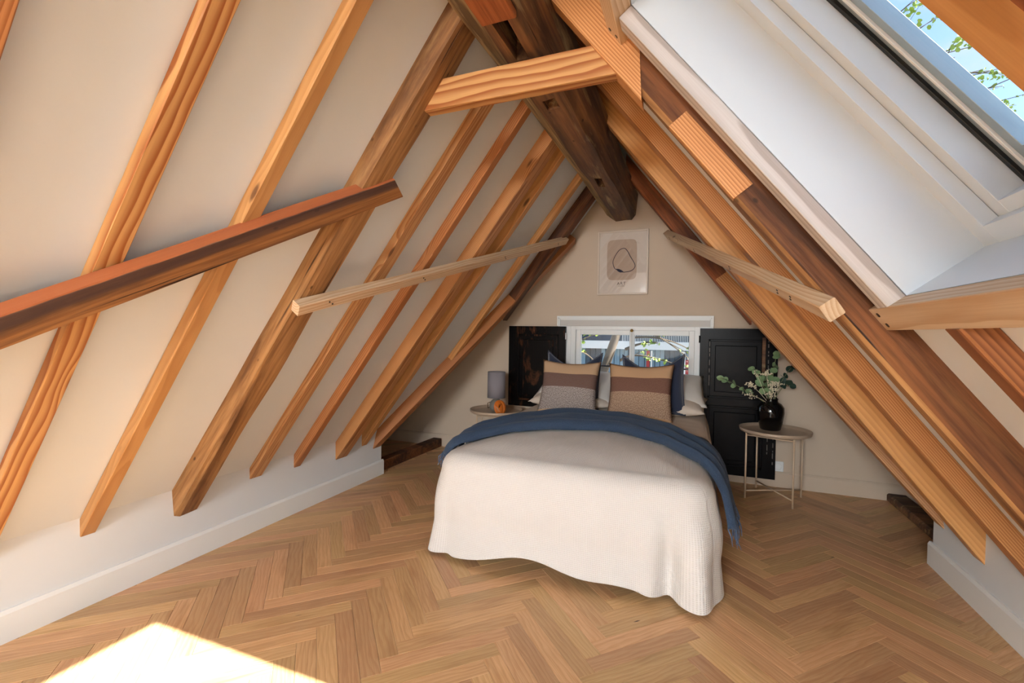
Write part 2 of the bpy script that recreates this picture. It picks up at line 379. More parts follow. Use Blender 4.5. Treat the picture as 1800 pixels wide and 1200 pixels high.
# ------------------------------------------------------------------ herringbone floor
floor = struct(box('floor', (FX0-.3, YB-.3, -.1), (FX1+.3, YG+.15, -.0125), 'dark'))
PW, PL = .07, .49
R2 = math.sqrt(2)
def plank_mesh(m4=None, k=0, into=None):
    b = bmesh.new(); addbox(b, (.0004, .0004, -.012), (PL-.0004, PW-.0004, 0), .0009); bmesh.ops.recalc_face_normals(b, faces=b.faces)
    uv = b.loops.layers.uv.new('UVMap'); rl = b.loops.layers.float_color.new('rnd'); q = (k*.6180339) % 1
    for f in b.faces:
        for lp in f.loops: lp[uv].uv = (lp.vert.co.x+k*.61, lp.vert.co.y+(k*.137) % .6); lp[rl] = (q, q, q, 1)
    if m4 is not None: b.transform(m4)
    me = bpy.data.meshes.new('plank'); b.to_mesh(me); b.free()
    if into is not None: into.from_mesh(me); bpy.data.meshes.remove(me); return None
    me.materials.append(M['oak']); return me
plank_me = plank_mesh()
spots = []
XZ = .395                        # a zigzag line of the pattern
Q = PW/R2; LQ = PL/R2
for ci in range(-14, 8):
    for k in range(-42, 52):
        y = k*PW*R2; x0 = XZ+(ci-(ci % 2))*LQ
        if ci % 2 == 0: ox, oy, ang = x0, y, PI/4
        else: ox, oy, ang = x0+LQ-Q, y+LQ+Q, -PI/4
        M4 = Matrix.Translation((ox, oy, 0)) @ Matrix.Rotation(ang, 4, 'Z')
        cx, cyy = (M4 @ Vector((PL/2, PW/2, 0))).xy
        if cx < FX0 or cx > FX1 or cyy < YB+.05 or cyy > YG+.22: continue
        if cyy < min(KL, KR)-.1 and (cx < XL-.22 or cx > XR+.22): continue
        spots.append((M4, cx, cyy))
def plank_rank(sp):
    p = proj((sp[1], sp[2], 0)); d = math.hypot(sp[1], sp[2])
    if p is None or not (-120 < p[0] < 1920 and 600 < p[1] < 1330): return 1e6+d
    if -1.25 < sp[1] < .02 and sp[2] > 2.2: return 1e5+d
    return d
spots.sort(key=plank_rank)
rest = bmesh.new()
for i, (m4, cx, cyy) in enumerate(spots):
    if i < 300:
        o = bpy.data.objects.new('plank', plank_me); COL.objects.link(o); o.parent = floor; o.matrix_local = m4
    else:
        plank_mesh(m4, i, rest)
me = bpy.data.meshes.new('plank_field'); rest.to_mesh(me); rest.free(); ro = link('plank_field', me, 'oak', floor); ro['kind'] = 'stuff'

# ------------------------------------------------------------------ rafters, left slope (near to far)
rafter('near rafter at the top left corner of the picture', 'L', .385, .47, .05, 'pine_red')
rafter('bold grained pine rafter, second from the left, crossed by the dark brace', 'L', .757, .823, .04, 'pine_bold')
rafter('plain pale pine rafter left of the thick old rafter', 'L', 1.091, 1.147, .05, 'pine_smooth')
lp_prof = [(.012, -.02), (.13, -.02), (.138, .0), (.136, .06), (.118, .082), (.03, .084), (.0, .075), (.0, 0)]
rafter('thick old brown rafter on the left slope with a notch over the dark brace', 'L', 1.458, 1.6, .085, 'old', jitter=.009, seed=3, prof=[(.004, -.02), (.136, -.02), (.14, .0), (.138, .066), (.122, .082), (.03, .085), (.006, .078), (.0, .0)])
rafter('pine rafter directly right of the thick old rafter', 'L', 1.883, 1.965, .043, 'pine')
rafter('thin reddish pine rafter, second right of the thick old rafter', 'L', 2.2, 2.255, .055, 'pine_red')
rafter('wide fine grained pine rafter, third right of the thick old rafter', 'L', 2.57, 2.69, .082, 'pine_fine')
rafter('light pine rafter ending where the left knee wall ends', 'L', 2.85, 2.91, .06, 'pine_smooth')
rafter('short orange pine rafter landing on the left diagonal strut', 'L', 3.37, 3.43, .05, 'pine_smooth', s0=.66)
# ---------------------------------------------------------------- left truss leg and strut beside the gable
def strut(label, side, y0, mat, s1, yend, seed):
    s0 = -.116; dy = yend-y0
    o = timber('diagonal_strut', side, 0, s1-s0, y0, .09, -.01, .092, mat, dy=dy, bottom='plumb')
    o.location += SIDE[side][1]*0
    return tag(o, label, 'strut')
strut('reddish diagonal timber from the left knee wall end up to the gable', 'L', 3.035, 'pine_red', 2.05, 4.0, 1)
o = rafter('dark stained old rafter beside the gable on the left, cut off at its foot', 'L', 3.68, 3.79, .1, 'old_dark', s0=1.36, s1=2.8, jitter=.006, seed=8, bottom='plumb', c=.006)
# ---------------------------------------------------------------- dark brace across the left rafters
def brace(label, side, s0, y0, s1, y1, w, d0, d1, mat, **k):
    o = timber('roof_brace', side, s0, s1, y0, w, d0, d1, mat, dy=y1-y0, **k)
    return tag(o, label, 'brace')
def brace_wood():
    m = M['old_brace'].copy(); m.name = 'old_brace_banded'; t = m.node_tree; p = t.nodes['Principled BSDF']; src = p.inputs['Base Color'].links[0].from_socket
    tcn = t.nodes.new('ShaderNodeTexCoord'); sp3 = t.nodes.new('ShaderNodeSeparateXYZ'); t.links.new(tcn.outputs['Object'], sp3.inputs[0])
    nz_ = t.nodes.new('ShaderNodeTexNoise'); nz_.inputs['Scale'].default_value = 9; t.links.new(tcn.outputs['Object'], nz_.inputs['Vector'])
    ad = t.nodes.new('ShaderNodeMath'); ad.operation = 'MULTIPLY_ADD'; ad.inputs[1].default_value = .006; t.links.new(nz_.outputs['Fac'], ad.inputs[0]); t.links.new(sp3.outputs[1], ad.inputs[2])
    def band(stops, col, cur):
        r = t.nodes.new('ShaderNodeValToRGB'); e = r.color_ramp.elements
        while len(e) < len(stops): e.new(.5)
        for i, (q, v) in enumerate(stops): e[i].position = q; e[i].color = (v, v, v, 1)
        mu = t.nodes.new('ShaderNodeMath'); mu.operation = 'MULTIPLY'; mu.inputs[1].default_value = 10; t.links.new(ad.outputs[0], mu.inputs[0]); t.links.new(mu.outputs[0], r.inputs[0])
        mx_ = t.nodes.new('ShaderNodeMix'); mx_.data_type = 'RGBA'; t.links.new(r.outputs[0], mx_.inputs['Factor']); t.links.new(cur, mx_.inputs['A']); mx_.inputs['B'].default_value = lin(col); return mx_.outputs['Result']
    c = band([(.05, .85), (.06, 0.0), (1.0, 0.0)], 'a85c36', src)
    c = band([(.05, 0.0), (.07, .85), (.40, .8), (.52, 0.0)], '4a3633', c)
    t.links.new(c, p.inputs['Base Color']); return m
M['brace_banded'] = brace_wood()
b1 = brace('dark old timber brace crossing the left rafters', 'L', .452, -.29, 1.907, 1.60, .106, .045, .093, 'brace_banded', jitter=.0025, seed=5,
           prof=[(.0, .045), (.1, .045), (.106, .05), (.106, .086), (.101, .093), (.005, .093), (.0, .089)], top=lambda y, z: (y-.05)*.5)
b2 = brace('slim pale pine brace on the left slope running up to the gable', 'L', 1.25, 1.43, 2.125, 3.74, .055, .085, .132, 'pine_pale')
b3 = brace('slim pale pine brace on the right slope running up to the gable', 'R', 1.245, 1.44, 2.15, 3.78, .055, .107, .152, 'pine_pale')
def nail_heads(parent, spots, mat='steel', r=.004, out=.002):
    for (x, y, z, ax) in spots:
        n = Vector(ax); u, w = ring_frame(n); bm = bmesh.new(); addtube(bm, [Vector((x, y, z))-n*.004, Vector((x, y, z))+n*out], r, 8); bmobj('nail', bm, mat, parent)

for b_ in (b2, b3):
    zs = [v.co.z for v in b_.data.vertices]; zf = max(zs, key=abs); sg_ = 1 if zf > 0 else -1; xm = max(v.co.x for v in b_.data.vertices)
    for fx in ((.06, .3, .62, .93) if b_ is b2 else (.08, .12, .33, .6, .92)):
        for k in range(2): nail_heads(b_, [(xm*fx+.018*k, .018+.016*k, zf, (0, 0, sg_))])
# ------------------------------------------------------------------ rafters, right slope (far to near)
strut('pine diagonal timber from the right knee wall end up to the gable', 'R', 2.97, 'pine', 2.0, 3.84, 2)
rafter('old reddish rafter beside the gable on the right, cut off at its foot', 'R', 3.63, 3.75, .1, 'old_red', s0=1.33, s1=2.8, c=.006, jitter=.003, seed=4)
rafter('thin brown rafter hidden behind the broad orange rafter on the right', 'R', 3.1, 3.16, .05, 'pine_red', s0=.2)
rafter('broad orange rafter on the right with its end cut off plumb on the knee wall', 'R', 2.575, 2.665, .103, 'pine_smooth')
rafter('fine striped pine rafter on the right between two broader rafters', 'R', 2.165, 2.26, .07, 'pine_fine')
# principal rafter: old lower timber, let-in patch, new upper piece
rt = empty('principal_rafter', mw=Matrix.Translation(pt('R', 0, 1.528, 0)))
tag(rt, 'old dark principal rafter under the skylight, spliced with light new timber', 'rafter')
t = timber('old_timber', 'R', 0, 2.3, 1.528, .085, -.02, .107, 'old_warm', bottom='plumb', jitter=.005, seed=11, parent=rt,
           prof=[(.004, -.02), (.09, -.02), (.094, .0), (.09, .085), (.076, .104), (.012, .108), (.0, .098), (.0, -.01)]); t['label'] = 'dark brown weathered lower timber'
t.data.materials.append(M['old'])  # paler inner faces: bounce light from the floor put into the colour
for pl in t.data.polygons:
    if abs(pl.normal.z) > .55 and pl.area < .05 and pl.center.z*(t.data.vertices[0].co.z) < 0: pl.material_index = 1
t = timber('patch_block', 'R', 1.635, 1.945, 1.524, .03, .047, .112, 'pine_fine', parent=rt, c=.002); t['label'] = 'light new block let into the old timber'
t = timber('new_timber', 'R', 2.07, SMAX, 1.52, .075, .0, .123, 'pine_fine', top='plumb', parent=rt, c=.002, bottom=lambda y, z: (.123-abs(z))*1.45); t['label'] = 'light new pine upper length with a slanting scarf cut'
rafter('short striped rafter under the skylight sill on the far right', 'R', 1.155, 1.215, .05, 'brown_striped', s1=1.09, top=lambda y, z: 0)
rafter('light near rafter across the top right corner beside the skylight', 'R', .545, .63, .047, 'pine_smooth')
rafter('dark old near rafter at the very top right corner', 'R', .40, .487, .1, 'old_red', jitter=.004, seed=21)

# skylight trimmers
t = timber('trimmer_rafter', 'R', 1.16, 2.26, 1.395, .065, .001, .047, 'pine_white', c=.002); tag(t, 'whitish pine trimmer along the far side of the skylight opening', 'trimmer')
def header(label, s0, s1, d0, d1, mat, y0=.63, y1=1.527):
    B, D, N = SIDE['R']; X = Vector((0, 1, 0)); W = D; Z = X.cross(W); sg = 1 if Z.dot(N) > 0 else -1; O = pt('R', s0, y0, 0)
    mw = Matrix(((X.x, W.x, Z.x, O.x), (X.y, W.y, Z.y, O.y), (X.z, W.z, Z.z, O.z), (0, 0, 0, 1)))
    root = empty('skylight_header', mw=mw); tag(root, label, 'header')
    V, Fc = loft([(y, sg*d) for y, d in rectprof(0, s1-s0, d0, d1, .002)], [0, y1-y0]); pyobj('beam', V, Fc, mat, root)
    for f in (.25, .72):
        bm = bmesh.new(); q = Vector((y1-y0-.035, (s1-s0)*f, sg*d1)); addtube(bm, [q-Vector((0, 0, sg*.003)), q+Vector((0, 0, sg*.0015))], .0065, 10); bmobj('bolt', bm, 'steel', root)
    return root
header('pine header along the bottom of the skylight with two black screws', 1.088, 1.16, .001, .047, 'pine_pale')
header('pine header at the top end of the skylight with two black screws', 2.262, 2.335, .001, .06, 'pine_pale')

# ------------------------------------------------------------------ collar tie and ridge beam
V, Fc = loft(rectprof(0, .05, 0, .11, .002), [0, .76], shear=(lambda y, z: z/TA, lambda y, z: -z/TA))
t = pyobj('collar_tie', V, Fc, 'pine_bold', mw=Matrix.Translation((-1.0, 1.535, 2.06))); tag(t, 'pale pine collar tie with knots spanning between two rafters', 'tie beam')
prof = [(-.525, 2.2), (-.578, 2.2), (-.632, 2.2), (-.668, 2.2), (-.748, 2.258), (-.765, 2.42), (-.48, 2.42), (-.497, 2.245)]
# local frame: x along world Y, so that the grain runs lengthwise
sts = sorted([YB-.1, -2, -1, -.3, .3, .8, 1.1, 1.335, 1.58, 1.75, 1.89, 1.975, 2.2, 2.5, 2.75, 2.955, 3.12, 3.4, 3.7, 3.9, 4.08, 4.12])
i_big, i_a, i_b = sts.index(1.335), sts.index(1.89), sts.index(2.955)
rb = empty('ridge_beam', mw=Matrix(((0, 1, 0, 0), (1, 0, 0, 0), (0, 0, 1, 0), (0, 0, 0, 1))) if False else Matrix.Rotation(PI/2, 4, 'Z'))
tag(rb, 'massive old dark oak ridge beam with empty mortises', 'ridge beam')
lp = [(-x, z) for x, z in prof]                    # local y = -world x
V, Fc = loft(lp, sts, .012, 2.0, holes=[(i_big, 1, (0, 0, .1)), (i_a, 1, (0, 0, .07)), (i_b, 1, (0, 0, .07))])
me_o = pyobj('beam', V, Fc, 'old_mottled', rb)
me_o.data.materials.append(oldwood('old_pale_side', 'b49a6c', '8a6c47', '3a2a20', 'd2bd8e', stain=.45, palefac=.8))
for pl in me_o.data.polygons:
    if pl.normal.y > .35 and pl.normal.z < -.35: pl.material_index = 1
bm = bmesh.new(); addbox(bm, (.2, .535, 2.178), (1.335, .655, 2.202), .003); o = bmobj('repair_plate', bm, 'old_red', rb); o['label'] = 'reddish brown board let into the underside'

# ------------------------------------------------------------------ skylight
M['alu'] = plain('grey_sash', '9fb0b8', .35, .3)
M['gasket'] = plain('black_gasket', '0c1216', .5)
M['pane'] = glassmat('clear_pane', (.96, .98, .99), .02)
def skylight(idx, h, label=False):
    s0, s1, y0, y1 = h; root = struct(empty('window_%d' % idx, mw=Matrix.Translation(pt('R', s0, y0, 0)))); inv = root.matrix_world.inverted()
    def slab(name, sa, sb, ya, yb, da, db, mat, c=.001):
        return timber(name, 'R', sa, sb, ya, yb-ya, da, db, mat, parent=root, c=c)
    # lining boards, perpendicular to the roof
    th = .018
    slab('lining_board', s0, s1, y1, y1+th, -.185, 0, 'lining'); slab('lining_board', s0, s1, y0-th, y0, -.185, 0, 'lining')
    slab('lining_board', s0-th, s0, y0-th, y1+th, -.185, 0, 'lining'); slab('lining_board', s1, s1+th, y0-th, y1+th, -.185, 0, 'lining')
    # frame: lip, then upright side, then sash with gasket
    for nm, a, b, m, (da, db) in (('frame', .052, .0, 'lining', (-.215, -.182)), ('frame_upstand', .088, -.03, 'lining', (-.275, -.216)),):
        slab(nm, s0-.06, s1+.06, y1-a, y1+.06, da, db, m); slab(nm, s0-.06, s1+.06, y0-.06, y0+a, da, db, m)
        slab(nm, s0-.06, s0+a*.9, y0+a, y1-a, da, db, m); slab(nm, s1+.01, s1+.06, y0+a, y1-a, da, db, m)
    slab('gasket', s0+.06, s1+.03, y1-.1, y1-.088, -.284, -.270, 'gasket'); slab('gasket', s0+.06, s1+.03, y0+.088, y0+.1, -.284, -.270, 'gasket'); slab('gasket', s0+.08, s0+.092, y0+.1, y1-.1, -.284, -.270, 'gasket')
    for ya, yb in ((y1-.15, y1-.088), (y0+.088, y0+.15)): slab('sash', s0+.06, s1+.06, ya, yb, -.31, -.278, 'alu')
    for ya, yb in ((y1-.128, y1-.12),): slab('sash_bead', s0+.06, s1+.06, ya, yb, -.279, -.272, 'white')
    slab('sash', s0+.0, s0+.15, y0+.088, y1-.088, -.31, -.278, 'alu'); slab('sash', s1+.02, s1+.1, y0+.088, y1-.088, -.31, -.278, 'alu')
    slab('pane', s0+.14, s1+.03, y0+.14, y1-.14, -.297, -.291, 'pane')
    # outer kerb that closes the roof thickness
    for a in ((s0-.1, s1+.1, y1+.02, y1+.1), (s0-.1, s1+.1, y0-.1, y0-.02), (s0-.1, s0-.02, y0-.1, y1+.1), (s1+.065, s1+.1, y0-.1, y1+.1)): slab('kerb', *a, -.3, -.002, 'gasket')
    return root
skylight(2, SKY); skylight(3, ADDED_SKY2); skylight(4, ADDED_SKY3)  # the last two are added behind the camera to brighten the room

# ------------------------------------------------------------------ fill light: glowing globes added out of view behind the camera
FILL_POWER = 112.0
def fill_globe_mat():
    n = NT('fill_light_globe'); n.p.inputs['Base Color'].default_value = (.9, .9, .88, 1); n.p.inputs['Emission Color'].default_value = (.93, .97, 1.0, 1); n.p.inputs['Emission Strength'].default_value = FILL_POWER; return n.m
M['globe'] = fill_globe_mat(); M['brass'] = plain('brass', 'b08a4a', .3, 1)
for (x, y, z, ztop, lab) in ((-1.0, -2.9, 1.85, 2.3, 'added fill light globe left behind the camera'), (-.2, -2.9, 1.85, 2.3, 'added fill light globe right behind the camera'), (-.6, -3.6, 1.9, 2.2, 'added fill light globe farthest behind the camera')):
    r = empty('fill_globe', (x, y, z)); tag(r, lab, 'lamp', 'added fill light globes behind the camera')
    tube('cord', [(0, 0, .2), (0, 0, ztop-z)], .004, 'brass', r); lathe('cap', [(0, .19), (.03, .19), (.03, .23), (0, .235)], 'brass', r, 16)
    lathe('globe', [(0, -.2)]+[(.2*math.sin(a*PI/12), -.2*math.cos(a*PI/12)) for a in range(1, 12)]+[(0, .2)], 'globe', r, 24)

# ------------------------------------------------------------------ gable window
win = struct(empty('window_1', (0, YG, 0))); YW = -.02       # child y is relative to the gable face
def wb(name, x0, x1, z0, z1, y0, y1, mat='white', parent=win, bev=.002): return box(name, (x0, y0, z0), (x1, y1, z1), mat, parent, bev)
# outer frame in the opening
wb('frame', WX0, WX0+.045, WZ0, WZ1, -.012, .12); wb('frame', WX1-.04, WX1, WZ0, WZ1, -.012, .12); wb('frame', WX0, WX1, WZ1-.035, WZ1, -.01, .12); wb('frame', WX0, WX1, WZ0, WZ0+.05, -.01, .12)
ZT, ZB = 1.23, .47
def casement(x0, x1, gx0, gx1):
    c = empty('casement', (0, 0, 0)); c.parent = win
    wb('stile', x0, gx0, ZB, ZT, -.02, .03, parent=c, bev=.004); wb('stile', gx1, x1, ZB, ZT, -.02, .03, parent=c, bev=.004)
    wb('rail', gx0, gx1, 1.184, ZT, -.02, .03, parent=c, bev=.004); wb('rail', gx0, gx1, ZB, .54, -.02, .03, parent=c, bev=.004)
    wb('pane', gx0-.01, gx1+.01, .53, 1.19, .008, .012, 'pane', parent=c, bev=0)
casement(-1.01, -.509, -.965, -.528); casement(-.507, .005, -.487, -.04)
wb('cover_strip', -.52, -.496, ZB, ZT, -.03, -.02, bev=.003)
tube('espagnolette', [(-.508, -.036, .6), (-.508, -.036, 1.21)], .004, 'white', win)
lathe('knob', [(0, 0), (.012, .002), (.014, .012), (.006, .02), (0, .02)], 'brass', win, 12, mw=Matrix.Translation((-.508, -.03, 1.225)) @ Matrix.Rotation(PI/2, 4, 'X'))
# lintel casing: stepped mouldings
tr = struct(empty('trim_1', (0, YG, 0))); M['trim_face'] = plain('grey_white_paint', 'c9c5bf', .5)
for x0, x1, z0, z1, y0 in ((-1.18, .14, 1.262, 1.346, -.012), (-1.188, .148, 1.338, 1.354, -.038), (-1.17, .13, 1.326, 1.3385, -.026), (-1.16, .12, 1.316, 1.3265, -.018), (-1.188, -1.174, 1.262, 1.34, -.036), (.134, .148, 1.262, 1.34, -.036), (-1.1745, -1.162, 1.262, 1.33, -.024), (.122, .1345, 1.262, 1.33, -.024)):
    wb('moulding', x0, x1, z0, z1, y0, 0, 'trim_face' if z1 > 1.345 and z0 < 1.3 or y0 == -.012 else 'white', parent=tr, bev=.0015)
wb('side_casing', -1.186, WX0, .1, 1.262, -.014, 0, parent=tr); wb('side_casing', WX1, .146, .1, 1.262, -.014, 0, parent=tr)
wb('apron', WX0, WX1, .12, WZ0, -.01, 0, parent=tr); wb('sill', WX0-.02, WX1+.02, WZ0-.02, WZ0+.005, -.05, .0, parent=tr)

def blackpaint():
    n = NT('worn_black_paint'); v, r = n.objvec(4)
    a = n.noise(n.scale(v, (9, 9, 3.2)), 1.0, 6, .65, .5); g = n.noise(n.scale(v, (70, 70, 4)), 1.0, 3, .6)
    c = n.mix(n.ramp(g, [(.4, 0.0), (.8, .5)]), '060506', '17120f')
    c = n.mix(n.math('MULTIPLY', n.ramp(a, [(.53, 0.0), (.64, 1.0)]), .85), c, '5a3620')
    c = n.mix(n.ramp(a, [(.66, 0.0), (.72, .9)]), c, 'b98a5a')
    n.col(c); n.bump(a, .15, .002); return n.set(.28, 0, .15)
def cleanblack():
    n = NT('black_paint'); v, r = n.objvec(2); g = n.noise(n.scale(v, (60, 60, 5)), 1.0, 4, .6)
    c = n.mix(n.ramp(g, [(.45, 0.0), (.8, .4)]), '070608', '141112'); ed = n.noise(n.scale(v, (25, 25, 9)), 1.0, 5, .7)
    n.col(n.mix(n.ramp(ed, [(.76, 0.0), (.82, .8)]), c, 'b5aca2')); n.bump(g, .06, .001); return n.set(.3, 0, .12)
M['blackworn'] = blackpaint(); M['black'] = cleanblack(); M['chip'] = plain('bare_paint_edge', '5f5852', .6)
def shutter(label, x0, x1, z0, z1, mat, fields, hinge_x):
    w, h = x1-x0, z1-z0; r = empty('shutter', (x0, YG-.048, z0)); tag(r, label, 'shutter', None)
    box('board', (0, 0, 0), (w, .03, h), mat, r, .002)
    for fx0, fx1, fz0, fz1 in fields:
        m = .018
        bm = bmesh.new()
        for a, b in (((fx0, -.009, fz0), (fx0+m, 0, fz1)), ((fx1-m, -.009, fz0), (fx1, 0, fz1)), ((fx0, -.009, fz0), (fx1, 0, fz0+m)), ((fx0, -.009, fz1-m), (fx1, 0, fz1))): addbox(bm, a, b, .003)
        bmobj('panel_moulding', bm, mat, r)
        q = .05; box('raised_panel', (fx0+q, -.007, fz0+q), (fx1-q, .001, fz1-q), mat, r, .005)
    for hz in (h-.09, .1):
        if h > .5: tube('hinge', [(hinge_x, -.004, hz-.03), (hinge_x, -.004, hz+.03)], .006, 'white' if mat == 'blackworn' else 'black', r)
    return r
shutter('worn black panelled shutter folded open left of the window above the bed', -1.665, -1.10, .49, 1.256, 'blackworn', [(.10, .50, .06, .69)], .568)
lo = shutter('lower black shutter below the left one, partly hidden by the bed', -1.30, -1.10, .14, .478, 'blackworn', [(.05, .17, .05, .29)], .205)
sh = shutter('tall black panelled shutter folded open right of the window', .046, .612, .062, 1.25, 'black', [(.065, .47, .62, 1.10), (.065, .47, .07, .56)], -.003)
for x, z0, z1 in ((.075, .72, 1.08), (.5, .68, 1.10), (.505, .2, .46), (.545, .12, .5)):
    bm = bmesh.new()
    random.seed(int(x*1000)); z = z0
    while z < z1:
        l = random.uniform(.01, .06); addbox(bm, (x-.0025-random.uniform(0, .002), -.0112, z), (x+.0025, -.0, min(z+l, z1))); z += l+random.uniform(.003, .03)
    bmobj('chipped_edge', bm, 'chip', sh)['kind'] = 'stuff'
box('timber_edge', (.455, -.012, .75), (.48, -.0, 1.12), 'old_mottled', sh, .003)

# guard rail outside the window
gr = empty('guard_rail', (0, YG+.2, 0)); tag(gr, 'thin black guard rail outside the gable window', 'rail')
tube('rail', [(WX0, 0, .888), (WX1, 0, .888)], .007, 'steel', gr); tube('rail', [(WX0, 0, .70), (WX1, 0, .70)], .006, 'steel', gr)

# ------------------------------------------------------------------ framed print
M['mat_board'] = plain('cream_card', 'ddd2c6', .7); M['frame_wood'] = plain('pale_frame', 'd8c9b8', .45); M['shape'] = plain('taupe_print', 'bfa996', .7); M['ink'] = plain('dark_blue_ink', '1a1c3c', .6); M['type'] = plain('grey_type', '4c453f', .7)
M['picglass'] = glassmat('picture_glass', (1, 1, 1), .05)
ax0, ax1, az0, az1 = -.820, -.382, 1.542, 2.108
w, h = ax1-ax0, az1-az0
pf = empty('framed_print', (ax0, YG-.026, az0)); tag(pf, 'pale framed art print with a dark blue line ring on the gable', 'picture')
f = .014
box('backing', (0, .012, 0), (w, .024, h), 'mat_board', pf)
for a, b in (((0, 0, 0), (f, .024, h)), ((w-f, 0, 0), (w, .024, h)), ((f, 0, 0), (w-f, .024, f)), ((f, 0, h-f), (w-f, .024, h))): box('frame_bar', a, b, 'frame_wood', pf, .002)
# rounded taupe shape
bm = bmesh.new(); cx, cz, hw, hh = w*.5-.008, h*.545, w*.295, h*.315; P = []
for k in range(48):
    t = 2*PI*k/48; c_, s_ = math.cos(t), math.sin(t); e = .28
    P.append(bm.verts.new((cx+hw*math.copysign(abs(c_)**e, c_), .0105, cz+hh*math.copysign(abs(s_)**e, s_))))
bm.faces.new(P); bmobj('printed_shape', bm, 'shape', pf)
pts = []
ctrl = [(.42, .39), (.36, .42), (.33, .52), (.38, .62), (.46, .70), (.55, .72), (.61, .68), (.68, .58), (.76, .47), (.755, .41), (.68, .365), (.55, .35), (.48, .36)]
ctrl = [(a*w-.01, b*h) for a, b in ctrl]
for i in range(len(ctrl)-1):
    p0, p1, p2, p3 = [Vector(ctrl[max(0, min(len(ctrl)-1, i+k))]) for k in (-1, 0, 1, 2)]
    for u in range(6):
        u /= 6; q = .5*((2*p1)+(p2-p0)*u+(2*p0-5*p1+4*p2-p3)*u*u+(3*p1-p0-3*p2+p3)*u**3); pts.append((q.x, .0098, q.y))
tube('ink_line', pts, .0028, 'ink', pf, 6)
bm = bmesh.new(); addtube(bm, [(.40*w-.01, .0095, .40*h), (.44*w-.01, .0095, .385*h), (.49*w-.01, .0095, .365*h), (.54*w-.01, .0095, .358*h)], [.003, .011, .012, .002], 8)
for v in bm.verts: v.co.y = .0098+(v.co.y-.0098)*.15
bmobj('ink_brush', bm, 'ink', pf)
cu = bpy.data.curves.new('txt', 'FONT'); cu.body = 'ART'; cu.size = .036; cu.align_x = 'CENTER'; cu.space_character = 1.25; cu.extrude = .0002
to = bpy.data.objects.new('t', cu); COL.objects.link(to); bpy.context.view_layer.update()
me = bpy.data.meshes.new_from_object(to.evaluated_get(bpy.context.evaluated_depsgraph_get())); bpy.data.objects.remove(to, do_unlink=True)
link('lettering', me, 'type', pf, Matrix.Translation((w*.5-.008, .0105, h*.155)) @ Matrix.Rotation(PI/2, 4, 'X'))
box('subline', (w*.5-.035, .0104, h*.132), (w*.5+.02, .0112, h*.136), 'type', pf)
box('pane', (f, .005, f), (w-f, .007, h-f), 'picglass', pf)

# ------------------------------------------------------------------ old sill timbers on the floor by the gable
t = box('sill_timber', (-.05, 0, 0), (.05, .98, .085), 'old_dark', None, .006, Matrix.Translation((-2.49, 3.11, 0)) @ Matrix.Rotation(-.03, 4, 'Z')); tag(t, 'dark reddish timber lying on the floor at the left eaves', 'timber')
bm = bmesh.new(); addbox(bm, (-.06, 0, 0), (.06, 1.0, .06), .01); t = bmobj('sill_timber', bm, 'old_mottled', None, Matrix.Translation((1.39, 3.09, 0))); tag(t, 'rough dark timber lying on the floor at the right eaves', 'timber')

# ------------------------------------------------------------------ wall socket
ou = empty('wall_socket', (.637, YG, .163)); tag(ou, 'white wall socket above the skirting right of the tall shutter', 'socket')
box('plate', (-.04, -.01, -.04), (.04, 0, .04), 'white', ou, .004); lathe('cup', [(.024, 0), (.026, .002), (.022, .003), (.02, -.004), (0, -.004)], 'white', ou, 20, mw=Matrix.Translation((0, -.01, 0)) @ Matrix.Rotation(PI/2, 4, 'X'))
for dx in (-.009, .009): tube('pin_hole', [(dx, -.0075, 0), (dx, -.005, 0)], .003, 'steel', ou)

# ------------------------------------------------------------------ bed
def fabric(name, c1, c2, scale=900, rough=.9, bump=.3, mott=.3, uv=False, sheen=0, dist=.0008):
    n = NT(name); t = n.n('ShaderNodeTexCoord'); v = t.outputs['UV'] if uv else t.outputs['Object']
    a = n.noise(v, scale, 2); b = n.noise(v, 9, 4)
    c = n.mix(a, c1, c2); c = n.mix(n.math('MULTIPLY', b, mott), c, n.mix(1.0, c, (.6, .58, .56, 1), 'MULTIPLY'))
    n.col(c); n.bump(a, bump, dist); m = n.set(rough, 0, .15); n.p.inputs['Sheen Weight'].default_value = sheen; return m
def waffle():
    n = NT('waffle_cotton'); u = n.n('ShaderNodeUVMap', uv_map='UVMap'); sx = n.n('ShaderNodeSeparateXYZ'); n.l(u.outputs[0], sx.inputs[0])
    a = n.math('SINE', n.math('MULTIPLY', sx.outputs[0], 2*PI/.0085)); b = n.math('SINE', n.math('MULTIPLY', sx.outputs[1], 2*PI/.0085))
    h = n.math('MAXIMUM', a, b); f = n.noise(u.outputs[0], 600, 2)
    c = n.mix(n.math('MULTIPLY', n.math('SUBTRACT', 1, h), .16, clamp=True), 'e9e6e2', 'bdb5ac'); c = n.mix(n.math('MULTIPLY', n.noise(u.outputs[0], 5, 3), .12), c, 'c4bcb3')
    n.col(c); n.bump(n.math('ADD', h, n.math('MULTIPLY', f, .3)), .55, .0022); return n.set(.92, 0, .1)
M['waffle'] = waffle()
M['linen'] = fabric('sand_linen', 'ecdfd0', 'dccbb9', 700)
M['pillow_white'] = fabric('ivory_cotton', 'efeae3', 'e0d8ce', 700, mott=.15)
M['wool'] = fabric('navy_wool', '47586f', '263850', 260, bump=.8, mott=.5, sheen=.12, dist=.003)
M['velvet'] = fabric('navy_linen', '3b4358', '2b3144', 500, sheen=.4)
M['bedbase'] = plain('bed_base', '8d8377', .8)
BX0, BX1, BY0, BY1, BZ = -1.30, .10, 2.13, 4.06, .56
bed = empty('bed', ((BX0+BX1)/2, BY0, 0)); tag(bed, 'double bed standing with its head under the gable window', 'bed')
bw = (BX1-BX0)/2
box('base', (-bw+.06, .08, .09), (bw-.03, BY1-BY0, .32), 'bedbase', bed, .02)
